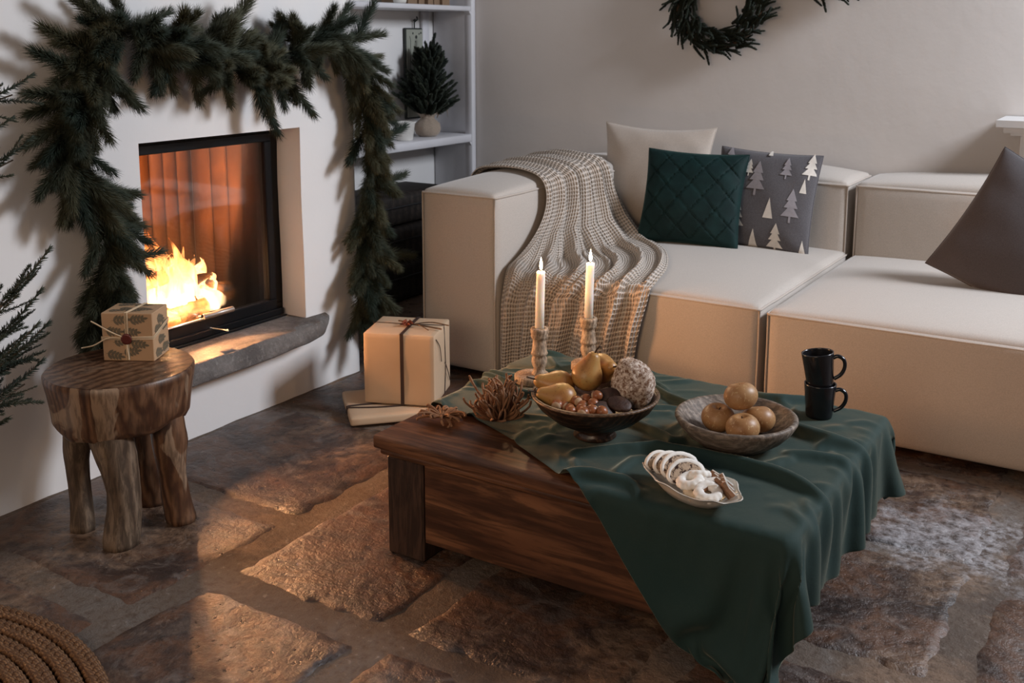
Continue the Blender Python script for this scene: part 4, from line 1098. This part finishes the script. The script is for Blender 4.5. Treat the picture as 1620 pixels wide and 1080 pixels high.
# leaf-shaped dish with bakes
DC=np.array([-.842,2.082]); DA=R(-24)       # centre and direction of the long axis
ex=np.array([math.cos(DA),math.sin(DA)]); ey=np.array([-math.sin(DA),math.cos(DA)])
def dpos(a,b,z): p=DC+ex*a+ey*b; return (p[0],p[1],CZ+.003+z)
def build_dish():
    r=thing('oval_dish','small ivory oval dish with a wavy rim, full of bakes','dish',(DC[0],DC[1],CZ+.003),(0,0,DA))
    n=72; prof=[(0,.004),(.45,.004),(.62,.008),(.80,.022),(.95,.036),(1.0,.040)]; V=[];F=[]
    for side in (0,1):
        for i,(f,z) in enumerate(prof):
            for k in range(n):
                a=2*PI*k/n; w=1+(.045*math.sin(a*7+.5)+.02*math.sin(a*13))*max(0,f-.55)/.45
                wid=.073*(1+.10*math.cos(a)); x=.140*f*w*math.cos(a); y=wid*f*w*math.sin(a)
                zz=z+(.004*math.sin(a*7))*max(0,f-.7)/.3
                if side==1: x*=.985; y*=.97; zz=zz+.003 if i<len(prof)-1 else zz+.0012
                else: zz-=.003 if i<3 else 0
                V.append((x,y,max(zz,0)))
    m=len(prof)
    A=grid_faces(m,n,False,True); F=[tuple(reversed(f)) for f in A] ; F=[f for f in A]+[tuple(reversed([q+m*n for q in f])) for f in A]
    for k in range(n): F.append(((m-1)*n+k,(m-1)*n+(k+1)%n,m*n+(m-1)*n+(k+1)%n,m*n+(m-1)*n+k))
    mesh('dish_body',V,F,DISH,r,world=False)
build_dish()
def slice_geo(s=1,th=.011):
    n=34; out=[]
    for k in range(n):
        a=2*PI*k/n; x=.036*math.cos(a)*(1+.08*math.sin(2*a+1)); y=.026*math.sin(a); 
        if y<-.016: y=-.016+(y+.016)*.3
        out.append((x*s,y*s))
    V=[];F=[]
    for z in (-th/2,th/2):
        for f in (0.001,.5,.89): 
            for x,y in out: V.append((x*f-.002*s,y*f-.0032*s,z))
    for q in (0,1):
        o=q*3*n
        for i in range(2):
            for k in range(n):
                f=(o+i*n+k,o+(i+1)*n+k,o+(i+1)*n+(k+1)%n,o+i*n+(k+1)%n); F.append(f if q==1 else tuple(reversed(f)))
    crumb=(np.array(V),F)
    V=[];F=[]
    for (f,z) in ((.86,-th/2),(.88,-th/2-.0008),(.98,-th/2-.0002),(1.02,-th/4),(1.03,th/4),(.98,th/2+.0002),(.88,th/2+.0008),(.86,th/2)):
        for x,y in out:
            k=-1. if f<.89 else 0.; V.append((x*f*(1+.05*nz(x*80,y*80,z*80))+k*.002*s,y*f*(1+.05*nz(y*90,x*70,z*80))+k*.0032*s,z))
    F=[tuple(reversed(f)) for f in grid_faces(8,n,False,True)]
    return crumb,(np.array(V),F)
for k,(a,b,z,lean,yaw,s,lb) in enumerate(((-.103,-.002,.044,54,84,1.0,'stollen slice at the far left end of the oval dish'),(-.078,.006,.047,53,82,1.1,'stollen slice second from the left end of the dish'),(-.048,.010,.050,52,80,1.28,'largest upright stollen slice showing raisins, middle of the row'),(-.016,.000,.048,56,76,1.22,'front stollen slice with a thick white sugar rind, next to the ring cookies'),(-.030,.040,.036,40,110,.85,'stollen piece lying along the far rim of the dish'))):
    r=thing('stollen_slice',lb,'cake slice',dpos(a,b,z),(R(lean),R(0),DA+R(yaw)),group='stollen slices in the dish')
    cr,ri=slice_geo(s); mesh('crumb',*cr,CRUMB,r,world=False); mesh('sugar_rind',*ri,ICING,r,world=False)
def ring_geo():
    n=64;m=14;V=[]
    for k in range(n):
        a=2*PI*k/n; fl=1+.06*abs(math.sin(a*6))
        for j in range(m):
            b=2*PI*j/m; rr=.0185+.0115*math.cos(b)*(fl if math.cos(b)>0 else .9); z=.0105*math.sin(b)
            if math.cos(b)>0: rr*=fl
            V.append((rr*math.cos(a),rr*math.sin(a),z))
    return np.array(V),grid_faces(n,m,True,True)
for k,(a,b,z,rx,ry,lb) in enumerate(((.014,.012,.050,-16,-22,'sugared ring cookie resting against the stollen slices'),(.024,-.024,.050,12,-8,'sugared ring cookie at the near rim of the dish'),(.078,-.022,.043,22,4,'sugared ring cookie half hidden at the right front of the dish'),(.050,-.026,.030,5,5,'ring cookie lying low under the others at the near rim'))):
    g=ring_geo(); o=mesh('ring_cookie',*g,COOKIE if k==3 else ICING,world=False,loc=dpos(a,b,z)); o.rotation_euler=(R(rx),R(ry),DA+R(20*k)); tag(o,lb,'cookie','ring cookies in the dish')
def star_geo(th,r0=.031,r1=.0165,z0=0):
    V=[];n=10
    for z in (z0,z0+th):
        for k in range(n):
            a=2*PI*k/n; r=r0 if k%2==0 else r1; V.append((r*math.cos(a),r*math.sin(a),z))
    V.append((0,0,z0)); V.append((0,0,z0+th)); F=[]
    for k in range(n): q=(k+1)%n; F+= [(k,q,n+q,n+k),(2*n,q,k),(2*n+1,n+k,n+q)]
    return np.array(V),F
for k,(a,b,z,rx,ry,rz,lb) in enumerate(((.058,.034,.044,-58,6,4,'star cookie standing on edge at the far rim, left one of three'),(.074,.022,.044,-60,8,0,'star cookie standing on edge, middle one of three'),(.092,.010,.044,-60,8,-4,'star cookie standing on edge at the right end of the dish'),(.058,-.008,.046,12,-4,10,'star cookie lying flat between the ring cookies'))):
    r=thing('star_cookie',lb,'cookie',dpos(a,b,z),(R(rx),R(ry),DA+R(rz)),group='iced star cookies in the dish')
    mesh('dough',*star_geo(.008),STARB,r,world=False,smooth=False); mesh('icing',*star_geo(.0028,.0303,.0162,.0081),ICING,r,world=False,smooth=False)

# dried resurrection plants
def dried_plant(loc,n,rad,hgt,label,up,seed):
    rn=random.Random(seed); g=[]
    for k in range(n):
        a=rn.random()*2*PI; u=rn.random(); L=rad*rn.uniform(.7,1.1); el=(.1+1.25*rn.random())*up; a+=rn.uniform(-.3,.3)
        d=Vector((math.cos(a)*math.cos(el),math.sin(a)*math.cos(el),math.sin(el)))
        p0=Vector((0,0,.012))+Vector((math.cos(a),math.sin(a),0))*.006; p1=p0+d*L*.5+Vector((0,0,-.002 if up<.6 else .004)); 
        curl=Vector((-math.cos(a)*.25+rn.uniform(-.5,.5),-math.sin(a)*.25+rn.uniform(-.5,.5),rn.uniform(.1,.7) if up>.6 else -.35))*L*.6; p2=p1+d*L*.35+curl*.5; p3=p2+curl*.5+d*L*.05
        pts=spline([p0,p1,p2,p3],8); pts[:,2]=np.maximum(pts[:,2],.003)
        g.append(tube(pts,[.0034,.0033,.0032,.0031,.0030,.0031,.0036,.0026],6))
    V,F=cat_geo(*g); o=mesh('dried_plant',V,F,JERICHO,world=False,loc=loc); tag(o,label,'dried plant')
dried_plant((-1.445,2.225,CZ+.004),120,.098,.08,'larger bristly brown dried plant standing on the green cloth',1.0,3)
dried_plant((-1.600,2.180,TZ+.001),44,.070,.03,'small spidery brown dried plant on the bare table corner',.45,8)

# ------------------------------------------------------------------ evergreens
def sprig_mesh(name,L,nl,count,ang,mat,seed,wd=.0011,stem=.0018,spread=1.0,bend=.15,flat=False,tipn=18):
    rn=random.Random(seed); V=[];F=[]; off=0
    bx,by=rn.uniform(-bend,bend),rn.uniform(-bend,bend)
    def sp(t): return Vector((bx*L*t*t,by*L*t*t,L*t))
    def needle(p,d,l):
        nonlocal off
        s=d.orthogonal().normalized(); q=d.cross(s)
        a=rn.random()*6.28; s,q=s*math.cos(a)+q*math.sin(a),q*math.cos(a)-s*math.sin(a)
        mid=p+d*l*.5+s*l*.03
        for r0,pp in ((wd*.6,p),(wd*.55,mid)):
            for k in range(3):
                b=2*PI*k/3; V.append(pp+(s*math.cos(b)+q*math.sin(b))*r0)
        V.append(p+d*l)
        for k in range(3):
            k2=(k+1)%3; F.append((off+k,off+k2,off+3+k2,off+3+k)); F.append((off+3+k,off+3+k2,off+6))
        off+=7
    for i in range(count):
        t=(i+rn.random())/count; p=sp(t); a=rn.random()*2*PI
        if flat: a=rn.choice([0,PI])+rn.uniform(-.9,.9)
        el=R(ang+rn.uniform(-12,12))*(1-.45*t)
        d=Vector((math.cos(a)*math.sin(el),math.sin(a)*math.sin(el),math.cos(el))).normalized()
        needle(p,d,nl*rn.uniform(.75,1.1)*(1-.25*t)*spread)
    for i in range(tipn):
        a=rn.random()*2*PI; el=R(rn.uniform(0,26)); needle(sp(1),Vector((math.cos(a)*math.sin(el),math.sin(a)*math.sin(el),math.cos(el))),nl*rn.uniform(.6,.85))
    Vs=[tuple(v) for v in V]; nf=len(F)
    tv,tf=tube([sp(t) for t in np.linspace(0,1,6)],[stem*(1-.5*t) for t in np.linspace(0,1,6)],5)
    F2=[tuple(i+len(Vs) for i in f) for f in tf]
    m=bpy.data.meshes.new(name); m.from_pydata(Vs+[tuple(v) for v in tv],[],F+F2); m.materials.append(mat); m.materials.append(TWIG)
    for i in range(nf,len(m.polygons)): m.polygons[i].material_index=1
    m.polygons.foreach_set('use_smooth',[True]*len(m.polygons))
    return m
def place(name,me,p,d,roll,parent,sc=1):
    o=bpy.data.objects.new(name,me); COL.objects.link(o); o.parent=parent
    q=Vector(d).to_track_quat('Z','Y'); o.rotation_euler=(q.to_matrix()@Matrix.Rotation(roll,3,'Z')).to_euler()
    o.location=Vector(p)-(wl(parent) if parent else Vector()); o.scale=(sc,)*3; return o

def build_garland():
    r=thing('pine_garland','bushy green pine garland swagged over and down both sides of the fireplace','garland',(-2.68,2.5,.15))
    P=[(1.945,.50),(1.955,.60),(1.97,.73),(1.93,.87),(1.85,1.00),(1.875,1.12),(1.94,1.22),(1.955,1.31),(2.03,1.375),(2.13,1.36),(2.27,1.32),(2.40,1.285),(2.53,1.235),(2.66,1.25),(2.80,1.32),(2.95,1.355),(3.09,1.30),(3.16,1.18),(3.18,1.05),(3.185,.86),(3.18,.68),(3.155,.51),(3.13,.36),(3.12,.25)]
    C=spline([(-2.683 if y<3.0 else -2.69,y,z) for y,z in P],240)
    mesh('wire_core',*tube(C,.0035,6),TWIG,r)
    ms=[sprig_mesh('garland_sprig',.15,.066,620,46,NEEDLE,s,wd=.00120,tipn=40) for s in (1,2,3,4,5)]
    rn=random.Random(11); n=272
    for k in range(n):
        t=(k+rn.random()*.8)/n; i=min(int(t*239),238); p=Vector(C[i]); T=(Vector(C[min(i+1,239)])-Vector(C[max(i-1,0)])).normalized()
        side=rn.choice([-1,1]); right=t>.66
        a=rn.uniform(-.55,PI*.5+.35)          # lateral to outward
        lat=Vector((0,T.z,-T.y)).normalized()*side
        out=lat*math.cos(a)+Vector((1,0,0))*max(.04,math.sin(a))
        fw=rn.uniform(.5,1.6); dirv=T*(-fw if t<.38 else fw)
        if .38<t<.66: dirv=T*rn.choice([-1,1])*fw*.6
        d=(dirv+out*1.0+Vector((0,0,-.12))).normalized()
        sc=rn.uniform(.80,1.10)
        # keep tips off the wall
        if p.x+d.x*.15*sc< -2.735 and p.y<3.12: d.x=(-2.725-p.x)/(.15*sc); d.normalize()
        place('sprig',rn.choice(ms),p+Vector((0.0,0,0)),d,rn.random()*6,r,sc)
    for (p,d,sc) in (((2.42,1.31),(2.53,1.47),1.2),((1.93,1.24),(1.76,1.30),1.15),((1.95,1.30),(1.78,1.37),1.1),((1.90,1.19),(1.74,1.19),1.1),((2.0,1.38),(1.90,1.44),1.0),((3.08,1.33),(3.15,1.45),1.0),((3.18,.50),(3.34,.46),1.15),((3.18,.93),(3.33,.99),1.0),((3.17,.76),(3.34,.80),1.0),((2.58,1.18),(2.62,1.03),1.0),((2.72,1.22),(2.78,1.10),1.0),((1.96,.68),(2.10,.69),.9),((2.16,1.32),(2.27,1.24),.9),((1.95,.52),(1.90,.42),.9)):
        a=Vector((-2.66,*p)); b=Vector((-2.63,*d)); place('sprig',ms[0],a,b-a,.3,r,sc)
build_garland()

def build_wreath(cy_,cz_,lab,rr=.215,half=False):
    c=Vector((-1.912,4.905,cz_)) if not half else Vector((cy_,4.905,cz_))
    r=thing('fir_wreath',lab,'wreath',tuple(c))
    mesh('ring',*tube([c+Vector((rr*math.cos(a),0,rr*math.sin(a))) for a in np.linspace(0,2*PI,40,endpoint=False)],.012,8,closed=True),TWIG,r)
    ms=[sprig_mesh('wreath_sprig',.105,.015,330,60,NEEDLE_D,20+s,wd=.0034,stem=.003,bend=.35,tipn=26) for s in range(3)]
    rn=random.Random(5)
    for k in range(290):
        a=2*PI*k/290+rn.uniform(-.03,.03); rad=Vector((math.cos(a),0,math.sin(a))); T=Vector((-math.sin(a),0,math.cos(a)))
        s=rn.choice([-1,0,1,1]); d=T*1.1+rad*(s*rn.uniform(.15,.75))+Vector((0,-rn.uniform(.05,.5),0))
        place('sprig',rn.choice(ms),c+rad*(rr-.005+rn.uniform(-.085,.03))+Vector((0,-.008,0)),d,rn.random()*6,r,rn.uniform(.75,1.1))
build_wreath(0,1.520,'dark fir wreath hanging on the wall above the pale and green cushions')
build_wreath(-1.365,1.745,'second dark fir wreath, only its lowest twigs in view at the top edge',.19,True)

def build_xmas_tree():
    r=thing('christmas_tree','fir tree with sparse needled branches reaching in from the left edge','tree',(-2.46,1.12,0))
    mesh('trunk',*tube([(-2.46,1.12,.0),(-2.45,1.12,.9),(-2.46,1.12,1.75)],[.028,.02,.006],10),TWIG,r)
    mesh('stand',*lathe([(.0001,0),(.11,0),(.11,.02),(.04,.05),(.035,.10),(.0001,.10)],24)[0:2],BLACKM,r,world=False)
    ms=[sprig_mesh('branch_needles',.17,.024,190,66,FIR,40+s,wd=.0024,stem=.0022,flat=True,bend=.25,tipn=8) for s in range(3)]
    rn=random.Random(9)
    br=[((-2.45,1.609,1.220),1.14,4),((-2.47,1.55,1.112),1.06,2),((-2.45,1.595,1.062),.95,3),((-2.45,1.640,.780),.52,6),((-2.45,1.60,.672),.46,5),((-2.44,1.600,.580),.44,5),((-2.45,1.575,.480),.38,6),((-2.52,1.57,.54),.5,4),((-2.38,1.53,.60),.44,4),((-2.5,1.52,.43),.42,4),((-2.3,1.0,.6),.5,4),((-2.65,.9,.9),.8,4),((-2.2,1.3,.45),.4,3),((-2.3,.8,1.1),1.05,3)]
    for tip,z0,ns in br:
        a=Vector((-2.455,1.12,z0)); b=Vector(tip); mid=(a+b)/2+Vector((0,0,-.02)); pts=spline([a,mid,b+(a-b)*.12],16)
        o=mesh('branch',*tube(pts,[.006-.004*k/15 for k in range(16)],6),TWIG,r)
        place('sprig',ms[0],Vector(pts[-1])-(b-a).normalized()*.11,b-a+Vector((0,0,.02)),0,o,1.0)
        for q in range(ns*2):
            t=.25+.68*(q+.5)/(ns*2); i=int(t*15); p=Vector(pts[i]); dd=(b-a).normalized(); s=1 if q%2 else -1
            d=dd*1.0+dd.cross(Vector((0,0,1)))*s*.45+Vector((0,0,rn.uniform(-.35,.75)))
            place('sprig',rn.choice(ms),p,d,rn.random()*.6,o,rn.uniform(.45,.85)*(1.1-.35*t))
build_xmas_tree()

# ------------------------------------------------------------------ alcove things
def build_alcove():
    zs=.812
    r=thing('potted_fir','small dark fir in a burlap-wrapped pot on the alcove shelf','plant',(-3.50,4.665,zs))
    pr=[(.0001,0),(.048,0),(.066,.015),(.074,.040),(.068,.070),(.045,.092),(.035,.100),(.045,.115),(.062,.132)]
    V,F=lathe(pr,40,False); V=np.array([(v[0]*(1+.05*math.sin(math.atan2(v[1],v[0])*9)*(v[2]/.13)),v[1]*(1+.05*math.sin(math.atan2(v[1],v[0])*9)*(v[2]/.13)),v[2]+.006*math.sin(math.atan2(v[1],v[0])*5)*(v[2]>.12)) for v in V])
    mesh('burlap_wrap',V,F,BURLAP,r,world=False)
    g=[tube([(.036*math.cos(a),.036*math.sin(a),.100) for a in np.linspace(0,2*PI,20,endpoint=False)],.004,6,closed=True)]
    mesh('tie',*g[0],BURLAP,r,world=False)
    V=[];nn=9
    for k in range(nn):
        t=k/(nn-1); V+=[(.05+.02*math.sin(t*3),.02+.10*t,.10+.05*math.sin(t*PI)),(.06+.02*math.sin(t*3),.02+.085*t,.145+.055*math.sin(t*PI*.8)-.05*t)]
    o=mesh('bow',V,[(2*k,2*k+2,2*k+3,2*k+1) for k in range(nn-1)],BURLAP,r,world=False); md=o.modifiers.new('t','SOLIDIFY'); md.thickness=.003
    mesh('trunk',*tube([(0,0,.10),(0,.005,.3),(.0,.055,.53)],[.006,.004,.002],6),TWIG,r,world=False)
    ms=[sprig_mesh('small_sprig',.10,.024,260,55,NEEDLE_D,60+s,wd=.0030,bend=.3) for s in range(2)]
    rn=random.Random(21)
    for k in range(280):
        t=rn.random()**1.35; z=.145+.33*t; a=rn.random()*2*PI; R0=.185*(1-t)**.8*(1 if t>.12 else .75)+.012; f=rn.uniform(.15,.62)
        d=Vector((math.cos(a),math.sin(a),.55+.9*t)); base=Vector(r.location)+Vector((math.cos(a)*R0*f,math.sin(a)*R0*f+.06*max(0,t-.5),z-.02))
        o=place('sprig',rn.choice(ms),base,d,rn.random()*6,r,rn.uniform(.85,1.2)*(1-.3*t))
    place('sprig',ms[0],Vector(r.location)+Vector((0,.045,.46)),(0,.25,1),0,r,.95)
    # white pot
    V,F=lathe([(.0001,0),(.040,0),(.044,.004),(.056,.088),(.060,.094),(.060,.100),(.055,.100),(.052,.092),(.040,.012),(.0001,.010)],40); V=np.array([(v[0]*(1+.012*math.sin(v[2]*400)),v[1]*(1+.012*math.sin(v[2]*400)),v[2]) for v in V])
    o=mesh('plant_pot',V,F,WHITEPOT,world=False,loc=(-3.455,4.40,zs)); tag(o,'white ribbed pot on the alcove shelf beside the burlap pot','pot')
    # enamel board hanging on the alcove wall
    r=thing('hanging_board','tall narrow worn enamel board hung on the alcove wall behind the small fir','board',(-3.62,4.735,.93))
    V,F=box(-3.645,-3.632,4.645,4.83,.90,1.405,.003); mesh('edge',V,F,TINEDGE,r,smooth=False)
    mesh('face',*box(-3.633,-3.629,4.655,4.822,.91,1.397,.002),TIN,r,smooth=False)
    g=[tube([(-3.636,4.735,1.403),(-3.634,4.733,1.43),(-3.634,4.74,1.455)],.0035,6),tube(spline([(-3.634,4.74,1.44),(-3.63,4.755,1.452),(-3.63,4.750,1.468)],6),.004,6),tube([(-3.634,4.737,1.44),(-3.63,4.722,1.448)],.004,6)]
    mesh('hanger',*cat_geo(*g),TINEDGE,r)
    g=[]
    for (y,z,s) in ((4.712,1.375,.006),(4.742,1.355,.010),(4.768,1.372,.005),(4.785,1.378,.006),(4.735,1.33,.004),(4.728,1.25,.004)):
        V,F=lathe([(.0001,0),(s,0),(s*.9,.0012),(.0001,.0015)],12); g.append(xf((V,F),TR((-3.629,y,z),(0,R(90),0))))
    g.append(tube(spline([(-3.629,4.682,1.36),(-3.629,4.690,1.33),(-3.629,4.688,1.24),(-3.629,4.686,1.16)],12),.0016,5))
    mesh('worn_marks',*cat_geo(*g),TINEDGE,r)
    # things on the top shelf, seen by their feet only
    zt=1.525; y=4.38
    for k in range(11):
        th=random.uniform(.022,.036); x1=-3.40+random.uniform(-.015,.01); hh=random.uniform(.20,.26)
        b=thing('book','brown spined book in the row on the top alcove shelf','book',(-3.5,y+th/2,zt),group='books on the top alcove shelf')
        mesh('cover',*cat_geo(box(-3.58,x1,y,y+.003,zt,zt+hh,.0008),box(-3.58,x1,y+th-.003,y+th,zt,zt+hh,.0008),box(x1-.003,x1+.001,y,y+th,zt,zt+hh,.0008)),PAPERB,b,smooth=False)
        mesh('pages',*box(-3.578,x1-.004,y+.003,y+th-.003,zt+.003,zt+hh-.004,.0005),PAPERW,b,smooth=False)
        y+=th+.002
        if y>4.80: break
    V,F=lathe([(.0001,0),(.03,0),(.034,.01),(.034,.06),(.031,.06),(.031,.006),(.0001,.006)],28); o=mesh('tealight_glass',V,F,WHITEPOT,world=False,loc=(-3.40,4.31,zt)); tag(o,'small pale candle holder left of the books on the top shelf','candle holder')
    # stacked dark trunks on the alcove floor
    z=.005
    for k,(hh,lb) in enumerate(((.20,'lowest dark leather case of the stack in the alcove shadow'),(.18,'middle dark leather case of the stack in the alcove'),(.155,'topmost dark leather case of the stack in the alcove'))):
        g=soft_block(-3.62,-3.30,3.75,4.60,z,z+hh,r=.02,top=.006,front=.004,side=.006,n=12,wr=.006,seed=k)
        o=mesh('leather_case',*g,BASKET); tag(o,lb,'case','dark cases stacked in the alcove')
        s=mesh('seam',*seam_rect(-3.624,-3.292,3.746,4.604,z+hh*.62,r=.02,rad=.005),BLACKM,o,world=True)
        z+=hh+.010
build_alcove()

# ------------------------------------------------------------------ braided rug
def build_rug():
    cx,cy=-2.08,.66; r=thing('braided_rug','round braided seagrass rug, its edge in the lower left corner','rug',(cx,cy,0))
    Rm=.63; pitch=.046
    for q in range(12):
        rad=Rm-q*pitch; g=[]
        nb=int(2*PI*rad/.060); N=nb*12
        for s in range(3):
            pts=[]
            for k in range(N):
                th=2*PI*k/N; ph=k/12*2*PI+s*2*PI/3
                pts.append((cx+(rad+.0130*math.sin(ph))*math.cos(th),cy+(rad+.0130*math.sin(ph))*math.sin(th),.017+.0065*math.sin(2*ph)))
            V,F=tube(pts,.0098,8,closed=True); g.append((V,F))
        mesh('braid_coil',*cat_geo(*g),STRAW,r)
    mesh('backing',*lathe([(.0001,.0),(Rm,.0),(Rm,.004),(.0001,.004)],64),STRAW,r,world=False)
build_rug()
